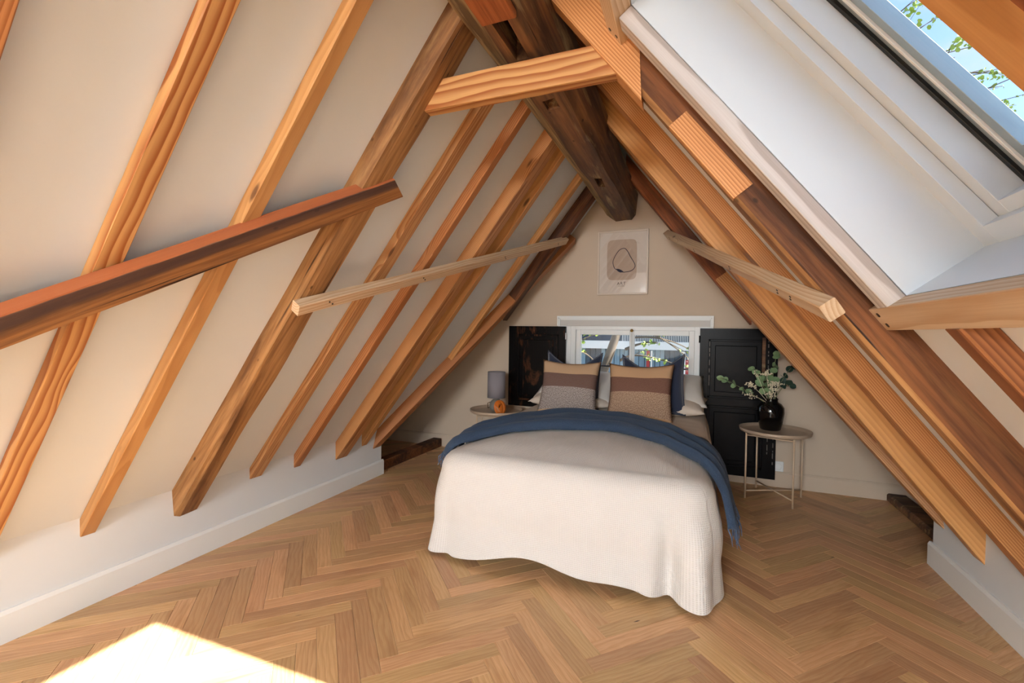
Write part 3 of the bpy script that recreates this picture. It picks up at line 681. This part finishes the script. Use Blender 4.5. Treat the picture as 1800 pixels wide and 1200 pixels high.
bm = bmesh.new(); addbox(bm, (-bw+.06, .08, .32), (bw-.06, BY1-BY0, BZ-.02), .06); bmobj('mattress', bm, 'linen', bed)
for sx_ in (-1, 1):
    for yy in (.1, BY1-BY0-.1): box('leg', (sx_*(bw-.1)-.03, yy-.03, 0), (sx_*(bw-.1)+.03, yy+.03, .1), 'bedbase', bed, .004)

def drape(name, y_end, inset, top, zhem, mat, seed, flare=.08, waves=.02, nper=None, nfold=9, lift=None, head=BY1, corner=.10, pleat=False, roll=.05, crown=0):
    """a cover lying over the bed: centre line -> top edge -> down the sides and the foot. returns mesh with UV in metres"""
    x0, x1, y0 = BX0-inset, BX1+inset, BY0-inset; cr = corner
    per = []                                  # (pos, outward)
    def seg(p, q, n, o):
        for i in range(n): per.append((Vector(p).lerp(Vector(q), i/n), Vector(o)))
    def arc(c, a0, a1, n):
        for i in range(n):
            a = a0+(a1-a0)*i/n; per.append((Vector((c[0]+cr*math.cos(a), c[1]+cr*math.sin(a))), Vector((math.cos(a), math.sin(a)))))
    seg((x0, head), (x0, y0+cr), 60, (-1, 0)); arc((x0+cr, y0+cr), PI, 1.5*PI, 26); seg((x0+cr, y0), (x1-cr, y0), 90, (0, -1)); arc((x1-cr, y0+cr), 1.5*PI, 2*PI, 26); seg((x1, y0+cr), (x1, head), 60, (1, 0)); per.append((Vector((x1, head)), Vector((1, 0))))
    n = len(per); lens = [0]
    for i in range(1, n): lens.append(lens[-1]+(per[i][0]-per[i-1][0]).length)
    V = []; UV = []; xc = (x0+x1)/2; spine0 = y0+(x1-x0)/2
    rows = [('t', k/12) for k in range(13)]+[('r', k/5) for k in range(1, 6)]+[('s', k/26) for k in range(1, 27)]
    rr = roll
    for kind, f in rows:
        for i, (p, o) in enumerate(per):
            u = lens[i]; c = Vector((xc, max(p.y, spine0)))
            wv = noise.noise((u*2.1+seed, 3.3, 0))*.6+noise.noise((u*5.2+seed, 7.7, 0))*.4
            edge = p-o*rr
            if kind == 't':
                q = c.lerp(edge, f); z = top-crown*f*f+.006*noise.noise((q.x*4+seed, q.y*4, 0))+.004*noise.noise((q.x*11, q.y*11, seed))-.012*max(0, f-.75)/.25
                ax = (q.x, q.y); vv = q.y
                V.append((q.x, q.y, z)); UV.append((q.x, q.y)); continue
            if kind == 'r':
                a = f*PI/2; q = edge+o*rr*math.sin(a); z = top-crown-.012-rr*(1-math.cos(a)); vv = rr*a
            else:
                hem = zhem+(lift(u/lens[-1]) if lift else 0); zt = top-crown-.012-rr; z = zt+(hem-zt)*f
                fl = flare(u/lens[-1]) if callable(flare) else flare
                bulge = .018*math.sin(min(1, f*1.6)*PI)
                uc = u-lens[-1]*.66 if pleat else 9
                pl_ = (.06*math.exp(-((uc-.02)/.05)**2)-.05*math.exp(-((uc+.085)/.035)**2)+.018*math.exp(-((uc+.17)/.04)**2))*min(1, f*1.5) if pleat else 0
                ul = u-lens[-1]*.33; pl_ += (.03*math.exp(-((ul+.02)/.04)**2)-.025*math.exp(-((ul-.05)/.03)**2))*f if pleat else 0
                q = p+o*(fl*f**1.3+bulge+waves*f**.9*wv+pl_); vv = rr*PI/2+(zt-z)
            V.append((q.x, q.y, z)); UV.append((u+BX0, BY0-vv) if abs(o.y) > .7 else (p.x+vv*(1 if o.x > 0 else -1), p.y if abs(o.x) > .7 else u))
    Fc = [(r*n+i, r*n+i+1, (r+1)*n+i+1, (r+1)*n+i) for r in range(len(rows)-1) for i in range(n-1)]
    me = bpy.data.meshes.new(name); me.from_pydata(V, [], Fc); ul = me.uv_layers.new(name='UVMap')
    for lp in me.loops: ul.data[lp.index].uv = UV[lp.vertex_index]
    for p in me.polygons: p.use_smooth = True
    o = link(name, me, mat); return o
def foot_lift(t):   # t along the perimeter; the foot runs roughly .42-.62
    return .07*math.exp(-((t-.46)/.06)**2)+.03*math.exp(-((t-.58)/.05)**2)+.008
sp_ = drape('bedspread', 3.2, .012, .60, .012, 'waffle', 4.0, flare=lambda t: .055 if t < .36 else .055+(.03-.055)*min(1, (t-.36)/.3), waves=.03, lift=foot_lift, head=3.35, pleat=True, roll=.11, corner=.15, crown=.045)
tag(sp_, 'off white waffle bedspread hanging to the floor over the bed', 'bedspread')
sh_ = drape('linen_sheet', 4.06, .004, .578, .25, 'linen', 9.0, flare=.03, waves=.012, head=BY1)
# keep only the head half of the sheet
bm = bmesh.new(); bm.from_mesh(sh_.data); bmesh.ops.delete(bm, geom=[v for v in bm.verts if v.co.y < 3.0], context='VERTS'); bm.to_mesh(sh_.data); bm.free()
tag(sh_, 'sand coloured linen sheet over the head half of the bed', 'sheet')

# throw: across the bed and down the right side
TB = [(-.16, 2.28, 2.60), (-.02, 2.30, 2.74), (.25, 2.55, 3.02), (.5, 2.66, 3.14), (.9, 2.76, 3.14), (1.2, 2.62, 3.0), (1.38, 2.47, 2.86), (1.47, 2.38, 2.82), (1.60, 2.24, 2.72), (1.85, 2.1, 2.56)]
def tlerp(a):
    for (a0, l0, h0), (a1, l1, h1) in zip(TB, TB[1:]):
        if a <= a1:
            f = max(0, (a-a0)/(a1-a0)); return l0+(l1-l0)*f, h0+(h1-h0)*f
    return TB[-1][1:]
def throw_path(a):
    """arc length from the bed's left edge -> x, z, normal"""
    W = 1.40; r = .06; x0 = BX0-.015; ztop = .575
    if a < 0:
        b = min(-a, r*PI/2)/r; e = max(0, -a-r*PI/2); return x0+r-r*math.sin(b)-.01*e, ztop-r*(1-math.cos(b))-e, Vector((-math.sin(b), 0, math.cos(b)))
    if a <= W: return x0+r+a*(W+.03-2*r+.0)/W, ztop+.035*(1-(2*a/W-1)**2), Vector((0, 0, 1))
    b = min(a-W, r*PI/2)/r; e = max(0, a-W-r*PI/2); x = x0+W+.03-r+r*math.sin(b)+.06*min(1, e*4)+.03*e
    return x, ztop-r*(1-math.cos(b))-e, Vector((math.sin(b), 0, math.cos(b)))
NA, NB = 110, 44
from mathutils.bvhtree import BVHTree
bvh = BVHTree.FromPolygons([v.co.copy() for v in sp_.data.vertices], [tuple(p.vertices) for p in sp_.data.polygons])
V = []; amax, amin = 1.66, -.13
for i in range(NA+1):
    a = amin+(amax-amin)*i/NA; lo_, hi_ = tlerp(a); x, z, nn = throw_path(a)
    for j in range(NB+1):
        f = j/NB; y = lo_+(hi_-lo_)*f+.012*noise.noise((a*5, f*3, 2))
        ph = f*3.2+.25*noise.noise((a*1.6, 1.1, 4))+a*.25
        ridge = abs(math.sin(ph*PI))**1.1*.045+.035*f*(1-f**6)+.014*noise.noise((a*3, f*9, 7))+.012
        if j in (0, NB): ridge = .004
        hang = max(0, min(1, (a-1.36)/.2)); ridge *= 1-.35*hang
        P0 = Vector((x, y, z)); loc, nrm, _, _ = bvh.find_nearest(P0)
        if nrm.dot(nn) < 0: nrm = -nrm
        nrm = (nrm+nn).normalized()
        V.append(loc+nrm*(ridge+.008)+Vector((.018*hang*hang, -.02*hang, 0)))
Fc = [(i*(NB+1)+j, i*(NB+1)+j+1, (i+1)*(NB+1)+j+1, (i+1)*(NB+1)+j) for i in range(NA) for j in range(NB)]
th = pyobj('throw_blanket', V, Fc, 'wool', smooth=True); tag(th, 'navy blue wool throw laid across the bed with fringed ends', 'throw')
md = th.modifiers.new('thickness', 'SOLIDIFY'); md.thickness = .008; md.offset = -1
M['fringe'] = fabric('blue_grey_fringe', '6f7c92', '3a4a66', 300)
random.seed(5)
bm = bmesh.new()
for i, a in ((NA, 1), (0, -1)):
    for j in range(0, NB+1):
        p = V[i*(NB+1)+j]; l = random.uniform(.05, .09); sx_ = .01 if a > 0 else -.02
        q = [p, p+Vector((sx_+random.uniform(-.01, .01), random.uniform(-.02, .01), -l*.5)), p+Vector((sx_+random.uniform(-.012, .012), random.uniform(-.03, .01), -l))]; addtube(bm, q, [.003, .0028, .0015], 5)
o = bmobj('fringe', bm, 'fringe', th, None, True); o['kind'] = 'stuff'; o['label'] = 'blue grey fringe'
# lighter frayed selvedge along the hanging part
bm = bmesh.new()
for i in range(int(NA*.78), NA+1):
    for s in range(2):
        p = V[i*(NB+1)+NB]; addtube(bm, [p, p+Vector((random.uniform(0, .015), random.uniform(.01, .03), random.uniform(-.03, -.005)))], [.002, .001], 4)
o = bmobj('frayed_edge', bm, 'fringe', th, None, True); o['kind'] = 'stuff'

# ------------------------------------------------------------------ pillows and cushions
def cushion_mesh(name, w, h, t, pinch=.06, chop=0, n=22, seed=0, soft=.42, wr=.0):
    V = []; UV = []
    for sgn in (1, -1):
        for j in range(n+1):
            for i in range(n+1):
                u, v = -1+2*i/n, -1+2*j/n
                x = w/2*u*(1-pinch*(1-v*v)); y = h/2*v*(1-pinch*(1-u*u))
                if chop and v > 0: y -= chop*(1-abs(u)**1.5)*v**2*h
                z = sgn*t/2*(max(0, (1-u**2))*max(0, (1-v**2)))**soft
                if chop and v > 0: z *= 1-.45*(1-abs(u))*v
                z += wr*noise.noise((x*9+seed, y*9, sgn*2.0))*(1-max(abs(u), abs(v)))
                V.append((x, y, z)); UV.append((i/n, j/n))
    m = (n+1)**2; Fc = []
    for s in range(2):
        for j in range(n):
            for i in range(n):
                q = [s*m+j*(n+1)+i, s*m+j*(n+1)+i+1, s*m+(j+1)*(n+1)+i+1, s*m+(j+1)*(n+1)+i]; Fc.append(tuple(q if s == 0 else q[::-1]))
    me = bpy.data.meshes.new(name); me.from_pydata(V, [], Fc); ul = me.uv_layers.new(name='UVMap')
    for lp in me.loops: ul.data[lp.index].uv = UV[lp.vertex_index]
    bm = bmesh.new(); bm.from_mesh(me); bmesh.ops.remove_doubles(bm, verts=bm.verts, dist=1e-5); bm.to_mesh(me); bm.free()
    for p in me.polygons: p.use_smooth = True
    return me
def stand(c, tilt, yaw=0, roll=0):
    """local x -> world x, local y -> up leaning back by tilt, local z -> towards the room"""
    return Matrix.Translation(c) @ Matrix.Rotation(yaw, 4, 'Z') @ Matrix.Rotation(PI/2-tilt, 4, 'X') @ Matrix.Rotation(roll, 4, 'Z')
def striped(name, sand, band, low, low2):
    n = NT(name); u = n.n('ShaderNodeUVMap', uv_map='UVMap'); sx = n.n('ShaderNodeSeparateXYZ'); n.l(u.outputs[0], sx.inputs[0])
    wv = n.noise(n.scale(u.outputs[0], (85, 55, 1)), 1.0, 2); lw = n.mix(n.ramp(wv, [(.38, 0.0), (.62, 1.0)]), low, low2)
    bd = n.mix(n.ramp(wv, [(.35, 0.0), (.7, .6)]), band, low)
    y = sx.outputs[1]
    c = n.mix(n.math('GREATER_THAN', y, .475), lw, bd); c = n.mix(n.math('GREATER_THAN', y, .745), c, sand); c = n.mix(n.math('LESS_THAN', y, .055), c, sand)
    c = n.mix(n.math('MULTIPLY', n.noise(n.scale(u.outputs[0], (300, 300, 1)), 1.0, 2), .25), c, n.mix(1.0, c, (.5, .45, .42, 1), 'MULTIPLY'))
    n.col(c); n.bump(wv, .5, .0015); return n.set(.95, 0, .1)
M['stripe_grey'] = striped('striped_weave_grey', 'c9a988', '7a5c50', '7d706d', 'c2b6ae'); M['stripe_tan'] = striped('striped_weave_tan', 'c9a480', '79554a', '8e705c', 'c4a68c')
# sleeping pillows, two stacked on each side
pm = cushion_mesh('pillow', .68, .46, .17, .05, 0, 20, 1, .5, .02)
for c, yaw, lab in (((-.95, 3.80, .65), .06, 'lower ivory pillow at the left head of the bed'), ((-.24, 3.78, .655), -.08, 'lower ivory pillow at the right head of the bed')):
    o = link('pillow', pm, 'pillow_white' if c[0] > -.5 else 'linen', None, Matrix.Translation(c) @ Matrix.Rotation(yaw, 4, 'Z') @ Matrix.Rotation(.12, 4, 'X')); tag(o, lab, 'pillow', 'pillows at the head of the bed')
pm2 = cushion_mesh('pillow', .66, .46, .16, .05, 0, 20, 5, .5, .02)
for c, yaw, lab in (((-.93, 3.86, .745), -.03, 'upper ivory pillow leaning behind the left navy cushion'), ((-.24, 3.84, .755), .05, 'upper ivory pillow leaning behind the right navy cushion')):
    o = link('pillow', pm2, 'pillow_white', None, Matrix.Translation(c) @ Matrix.Rotation(yaw, 4, 'Z') @ Matrix.Rotation(.45, 4, 'X')); tag(o, lab, 'pillow', 'pillows at the head of the bed')
def piping(parent, w, h, pinch, chop, mat):
    P = []
    for k in range(96):
        t = k/96*4; s = int(t); f = -1+2*(t-s); u, v = ((f, -1), (1, f), (-f, 1), (-1, -f))[s]
        x = w/2*u*(1-pinch*(1-v*v)); y = h/2*v*(1-pinch*(1-u*u))
        if chop and v > 0: y -= chop*(1-abs(u)**1.5)*v**2*h
        P.append((x, y, 0))
    bm = bmesh.new(); addtube(bm, P+[P[0]], .0045, 6, False); return bmobj('piping', bm, mat, parent, None, True)
for c, tilt, yaw, roll, chop, lab in (((-.935, 3.69, .815), .30, .03, -.02, .26, 'navy blue piped cushion behind the greyish striped one'), ((-.29, 3.64, .815), .30, -.06, .05, .26, 'navy blue piped cushion behind the tan striped one')):
    o = link('navy_cushion', cushion_mesh('navy_cushion', .47, .47, .15, .07, chop, 24, 2, .45, .012), 'velvet', None, stand(c, tilt, yaw, roll)); tag(o, lab, 'cushion', 'cushions on the bed'); piping(o, .47, .47, .07, chop, 'velvet')
for c, tilt, yaw, roll, mat, lab in (((-.915, 3.50, .765), .36, .02, -.01, 'stripe_grey', 'sand and brown striped cushion with a greyish weave, left one in front'), ((-.365, 3.45, .765), .36, -.03, .02, 'stripe_tan', 'sand and brown striped cushion with a tan weave, right one in front')):
    o = link('striped_cushion', cushion_mesh('striped_cushion', 0.475, .445, .15, .085, .02, 24, 3, .45, .012), mat, None, stand(c, tilt, yaw, roll)); tag(o, lab, 'cushion', 'cushions on the bed')

# ------------------------------------------------------------------ side tables
M['tray'] = plain('taupe_powder_coat', 'c2ab93', .4, .1); M['rod'] = plain('beige_rod', 'd6bc9e', .4, .1)
def side_table(label, x, y, ang, hgt=.512, r=.236):
    t = empty('side_table', (x, y, 0), ang); tag(t, label, 'side table', 'round tray side tables beside the bed')
    lathe('tray', [(0, hgt-.024), (r-.03, hgt-.024), (r-.012, hgt-.018), (r-.004, hgt), (r, hgt), (r-.004, hgt-.022), (r-.02, hgt-.031), (0, hgt-.031)], 'tray', t, 56)
    q = .152
    for i, (a, b) in enumerate(((1, 1), (-1, 1), (-1, -1), (1, -1))):
        tube('leg', [(a*q, b*q, 0), (a*q, b*q, hgt-.03)], .0065, 'rod', t, 10)
    tube('cross_bar', [(q, q, .055), (-q, -q, .055)], .005, 'rod', t, 8); tube('cross_bar', [(-q, q, .055), (q, -q, .055)], .005, 'rod', t, 8)
    for a, b, c, d in ((1, 1, -1, 1), (-1, -1, 1, -1)): tube('rim_bar', [(a*q, b*q, hgt-.045), (c*q, d*q, hgt-.045)], .005, 'rod', t, 8)
    return t
side_table('beige round tray table carrying the black vase right of the bed', .566, 3.822, -.35)
side_table('beige round tray table carrying the lamp left of the bed', -1.625, 3.70, .3)

# ------------------------------------------------------------------ lamp, clock
M['shade'] = fabric('grey_shade', '9a959b', '7f7a80', 900, bump=.4, mott=.1); M['stone'] = plain('grey_stone', '8f8a80', .6, mottled=.3); M['copper'] = plain('orange_face', 'da7628', .4, .1, mottled=.2); M['wire'] = plain('brown_wire', '6d4a33', .6)
TZ = .488
lm = empty('table_lamp', (-1.632, 3.71, TZ)); tag(lm, 'small table lamp with a grey cylinder shade on the left side table', 'lamp')
lathe('base', [(0, 0), (.038, 0), (.056, .022), (.062, .052), (.054, .085), (.03, .108), (.012, .115), (0, .115)], 'stone', lm, 28); tube('stem', [(0, 0, .11), (0, 0, .17)], .008, 'stone', lm)
lathe('shade', [(.081, .122), (.0795, .352), (.0775, .352), (.079, .122), (.081, .122)], 'shade', lm, 40); tube('shade_ring', [(.0785*math.cos(a*PI/16), .0785*math.sin(a*PI/16), .352) for a in range(33)], .0015, 'stone', lm, 6)
tube('cord', [(-.05, .01, .03), (-.075, .02, .075), (-.10, .03, .06), (-.11, .06, .01), (-.1, .14, .03)], .003, 'wire', lm, 6)
ck = empty('table_clock', (-1.535, 3.545, TZ), 0, Matrix.Translation((-1.528, 3.555, TZ+.063)) @ Matrix.Rotation(-.38, 4, 'Z') @ Matrix.Rotation(PI/2, 4, 'X')); tag(ck, 'round orange clock leaning beside the lamp base', 'clock')
lathe('case', [(0, -.012), (.058, -.012), (.064, -.006), (.064, .012), (.058, .016), (.055, .011), (0, .011)], 'copper', ck, 36)
for a, l in ((.95, .045), (1.5, .03)): tube('hand', [(0, 0, .014), (l*math.cos(a), l*math.sin(a), .014)], .0022, 'steel', ck, 6)
for k in range(3): tube('scratch_line', [(-.045+.012*k, .012-.006*k, .0125), (-.012+.012*k, -.034, .0125)], .0012, 'rod', ck, 5)

# ------------------------------------------------------------------ vase and branches
M['vase'] = plain('black_glaze', '0b090a', .12, 0, .6)
va = empty('vase', (.548, 3.905, TZ)); tag(va, 'glossy black vase on the right side table', 'vase')
lathe('body', [(0, 0), (.062, 0), (.07, .006), (.084, .07), (.092, .13), (.090, .17), (.072, .198), (.05, .21), (.046, .222), (.05, .235), (.046, .238), (.041, .224), (.04, .2), (0, .19)], 'vase', va, 48)
M['leaf'] = plain('eucalyptus_leaf', '84a072', .55); M['leaf_dark'] = plain('dark_leaf', '2c4338', .5); M['twig'] = plain('green_twig', '7d8058', .6); M['flower'] = plain('cream_blossom', 'e8dcc0', .8)
bq = empty('branches', (.548, 3.905, TZ+.225)); tag(bq, 'eucalyptus branches with small cream blossoms in the black vase', 'branches')
def leaf_mesh(r, mat):
    bm = bmesh.new(); n = 12; c = bm.verts.new((r, 0, -.12*r)); P = []
    for k in range(n):
        a = 2*PI*k/n; P.append(bm.verts.new((r-r*math.cos(a)*(1 if abs(a-PI) > .3 else 1.12), r*.88*math.sin(a), .1*r*abs(math.sin(a)))))
    for k in range(n): bm.faces.new((c, P[k], P[(k+1) % n]))
    r2 = bmesh.ops.extrude_face_region(bm, geom=list(bm.faces))
    for e in r2['geom']:
        if isinstance(e, bmesh.types.BMVert): e.co.z -= .0008
    me = bpy.data.meshes.new('leaf'); bmesh.ops.recalc_face_normals(bm, faces=bm.faces); bm.to_mesh(me); bm.free(); me.materials.append(M[mat]); return me
LM = {'leaf': leaf_mesh(.026, 'leaf'), 'leaf_dark': leaf_mesh(.027, 'leaf_dark')}
random.seed(12)
def bez(p0, p1, p2, n):
    return [(1-t)**2*Vector(p0)+2*t*(1-t)*Vector(p1)+t*t*Vector(p2) for t in [i/n for i in range(n+1)]]
def leaf_branch(tip, bend, n, mat, start=.35):
    P = bez((0, 0, -.05), bend, tip, 14); tube('stem', P, [.0032-.0018*i/14 for i in range(15)], 'twig', bq, 6)
    for k in range(n):
        f = start+(1-start)*k/max(1, n-1); i = min(13, int(f*14)); p = P[i]; t = (P[i+1]-P[i]).normalized(); side = t.cross(Vector((0, 0, 1))).normalized()
        for s in (-1, 1):
            d = (t*.35+side*s*random.uniform(.5, 1)+Vector((0, random.uniform(-.6, .3), random.uniform(-.5, .6)))).normalized()
            x = d; z = Vector((random.uniform(-.3, .3), -1, random.uniform(-.1, .7))); z = (z-x*z.dot(x)).normalized(); y = z.cross(x); sc = random.uniform(.75, 1.2)
            mw = Matrix(((x.x*sc, y.x*sc, z.x*sc, p.x), (x.y*sc, y.y*sc, z.y*sc, p.y), (x.z*sc, y.z*sc, z.z*sc, p.z), (0, 0, 0, 1)))
            link('leaf', LM[mat], None, bq, mw)
leaf_branch((-.36, -.08, .165), (-.15, -.04, .06), 5, 'leaf', .45)
leaf_branch((-.14, -.1, .25), (-.05, -.05, .12), 5, 'leaf', .4)
leaf_branch((.03, -.02, .36), (.0, -.01, .2), 5, 'leaf', .45)
leaf_branch((.13, -.06, .27), (.05, -.03, .16), 4, 'leaf_dark', .5)
leaf_branch((.13, .0, .12), (.08, -.02, .16), 3, 'leaf_dark', .55)
leaf_branch((-.05, .04, .2), (-.02, .02, .12), 4, 'leaf', .35)
def blossom(tip, bend):
    P = bez((0, 0, -.05), bend, tip, 10); tube('flower_stem', P, .0016, 'flower', bq, 5)
    bm = bmesh.new()
    for k in range(16):
        q = Vector(tip)+Vector((random.gauss(0, .017), random.gauss(0, .017), random.gauss(0, .012))); addtube(bm, [P[-2], q], .0007, 4)
        for s in range(2): 
            r = bmesh.ops.create_icosphere(bm, subdivisions=1, radius=random.uniform(.0035, .0055)); o_ = q+Vector((random.gauss(0, .004), random.gauss(0, .004), random.gauss(0, .004)))
            for v in r['verts']: v.co += o_
    o = bmobj('blossom_spray', bm, 'flower', bq); o['kind'] = 'stuff'
for tip, bend in (((-.145, -.10, .115), (-.06, -.06, .04)), ((-.15, -.1, .04), (-.07, -.06, .02)), ((-.11, -.08, .2), (-.06, -.05, .08)), ((-.045, -.09, .21), (-.03, -.05, .1)), ((-.005, -.11, .135), (-.01, -.06, .06)), ((.03, -.1, .13), (.02, -.06, .06)), ((-.02, -.12, .055), (-.01, -.07, .02)), ((.0, -.1, .09), (0, -.05, .04))): blossom(tip, bend)

# ------------------------------------------------------------------ outdoors beyond the gable window
M['slate'] = plain('blue_grey_panel', '7f97a6', .6, mottled=.3); M['slate_dark'] = plain('dark_panel', '3f4a55', .5); M['render_white'] = plain('white_band', 'e6e2da', .7); M['red'] = plain('red_paint', 'a8332c', .5); M['bark'] = plain('bark', '7a6a58', .9, mottled=.5, bump=.8, bscale=40); M['spring_leaf'] = plain('spring_leaf', '93ab48', .6); M['street'] = plain('street', '7c7a76', .9, mottled=.2)
M['spring_leaf'].node_tree.nodes['Principled BSDF'].inputs['Transmission Weight'].default_value = 0
GZ = -6.0
t = struct(box('ground', (-40, YG+.3, GZ-.2), (40, 60, GZ), 'street'))
bd = empty('building', (-2.5, 16, GZ)); tag(bd, 'building across the street with blue grey panels and white bands', 'building')
zc = -GZ                                           # local z of the room floor
box('wall', (-9, .25, 0), (9, 6, zc+5.5), 'slate_dark', bd)
box('white_band', (-9, -.15, zc+.66), (9, .3, zc+.93), 'render_white', bd); box('white_band', (-9, -.15, zc-2.3), (9, .3, zc-2.0), 'render_white', bd); box('white_band', (-9, -.15, zc+3.6), (9, .3, zc+3.9), 'render_white', bd)
random.seed(3); x = -4.6
while x < 6.2:
    wv = random.uniform(.13, .2); box('panel', (x, .16+random.uniform(0, .03), zc-2.0), (x+wv-.02, .26, zc+.66), 'slate' if random.random() > .18 else 'slate_dark', bd); x += wv
for k in range(46): box('baluster', (.2+k*.055, -.1, zc+.93), (.22+k*.055, -.08, zc+1.75), 'render_white', bd)
box('balcony_rail', (-9, -.12, zc+1.75), (9, -.06, zc+1.8), 'slate_dark', bd); 
for x in (-1.6, 3.2): box('pillar', (x, -.05, zc+.93), (x+.16, .25, zc+3.6), 'render_white', bd)
box('red_post', (1.02, -.1, zc-1.6), (1.12, .0, zc+.62), 'red', bd); box('red_door', (2.25, .05, zc-.5), (2.7, .16, zc+.35), 'red', bd); box('white_post', (1.16, -.1, zc-1.6), (1.2, .0, zc+.62), 'render_white', bd); box('white_post', (2.15, -.1, zc-1.6), (2.25, .0, zc+.62), 'render_white', bd)

def tree(name, label, trunk, branches, leafmat, leaf_n, leaf_r, seed, loc):
    r = empty(name, loc); tag(r, label, 'tree'); random.seed(seed)
    rel = lambda p: Vector(p)-Vector(loc)
    tube('trunk', [rel(p) for p, _ in trunk], [a for _, a in trunk], 'bark', r, 10)
    bm = bmesh.new(); lf = bmesh.new()
    for P, r0 in branches:
        pts = bez(*[rel(p) for p in P], 16); addtube(bm, pts, [r0*(1-.8*i/16) for i in range(17)], 5)
        for s in range(5):
            i = random.randint(4, 15); q = pts[i]; L_ = (pts[-1]-pts[0]).length; d = (pts[i+1]-pts[i]).normalized()
            e = q+d*L_*random.uniform(.12, .3)+Vector((random.uniform(-1, 1), random.uniform(-1, 1), random.uniform(-.6, .9)))*L_*.12; addtube(bm, [q, (q+e)/2+Vector((0, 0, .03*L_*random.uniform(-.5, 1))), e], [r0*.35, r0*.25, r0*.1], 4)
            for _ in range(leaf_n):
                c = q.lerp(e, random.uniform(.3, 1.05))+Vector((random.gauss(0, .03), random.gauss(0, .03), random.gauss(0, .03)))*L_*.5
                a = Vector((random.gauss(0, 1), random.gauss(0, 1), random.gauss(0, 1))).normalized(); u, w_ = ring_frame(a); k = leaf_r*random.uniform(.6, 1.2)
                vv = [lf.verts.new(c+u*k*math.cos(t)+w_*k*.7*math.sin(t)+a*.12*k*math.cos(2*t)) for t in [2*PI*m/6 for m in range(6)]]; lf.faces.new(vv)
    o = bmobj('twigs', bm, 'bark', r); o['kind'] = 'stuff'; o = bmobj('foliage', lf, leafmat, r); o['kind'] = 'stuff'
    return r
tree('street_tree', 'street tree with a leaning trunk outside the gable window', [((-3.0, 10.2, GZ), .16), ((-2.35, 10.2, -2), .13), ((-1.95, 10.2, .1), .1), ((-1.82, 10.2, .5), .095), ((-1.62, 10.2, 1.1), .09), ((-1.3, 10.2, 2.5), .08)],
     [(((-1.4, 10.2, .85), (-1.0, 10.1, 1.05), (-.7, 10, 1.02)), .035), (((-1.5, 10.2, .6), (-1.2, 9.8, .9), (-.2, 9.6, .55)), .03), (((-1.2, 10.2, 1.3), (-.5, 10, 1.2), (.25, 9.8, .35)), .03), (((-1.3, 10.2, 1.1), (-.4, 10, 1.25), (.3, 10, .6)), .025), (((-1.9, 10.2, .3), (-2.2, 10, .9), (-2.5, 9.8, .75)), .02), (((-1.4, 10.2, 1.2), (-1.9, 10, 1.3), (-2.5, 9.9, .95)), .02), (((-1.6, 10.2, 0), (-1.0, 10, -.2), (-.3, 9.8, .1)), .02)], 'spring_leaf', 7, .04, 4, (-3.0, 10.2, GZ))
# branches seen through the skylight: a second tree standing beside the house
def sk(px, py, dist):     # a point of the tree's crown in the direction of the skylight
    v = (FWD+RIGHT*((px-900)/F_PX)+DOWN*((py-600)/F_PX)); return Vector((0, 0, CAM_H))+v*dist
B0 = Vector((1.2, 8.6, 4.2))
crown = [Vector((3.1, 8.3, 5.75)), Vector((3.4, 8.4, 5.35)), Vector((3.7, 8.5, 5.0)), Vector((3.95, 8.55, 4.75)), Vector((3.2, 8.0, 5.0)), Vector((2.8, 8.2, 6.0)), Vector((3.75, 8.7, 4.55)), Vector((3.4, 8.2, 4.55)), Vector((3.0, 8.5, 4.8))]
tree('tall_tree', 'tree with fresh green leaves beside the house seen through the skylight', [((.6, 8.8, GZ), .2), ((.8, 8.7, -1), .16), ((1.0, 8.6, 3), .11), ((1.2, 8.6, 4.2), .08), ((1.4, 8.6, 6.0), .04)],
     [((B0+Vector((.1, 0, .25*k-.6)), B0.lerp(c, .55)+Vector((0, 0, .25)), c), .022) for k, c in enumerate(crown)], 'spring_leaf', 12, .036, 9, (.6, 8.8, GZ))
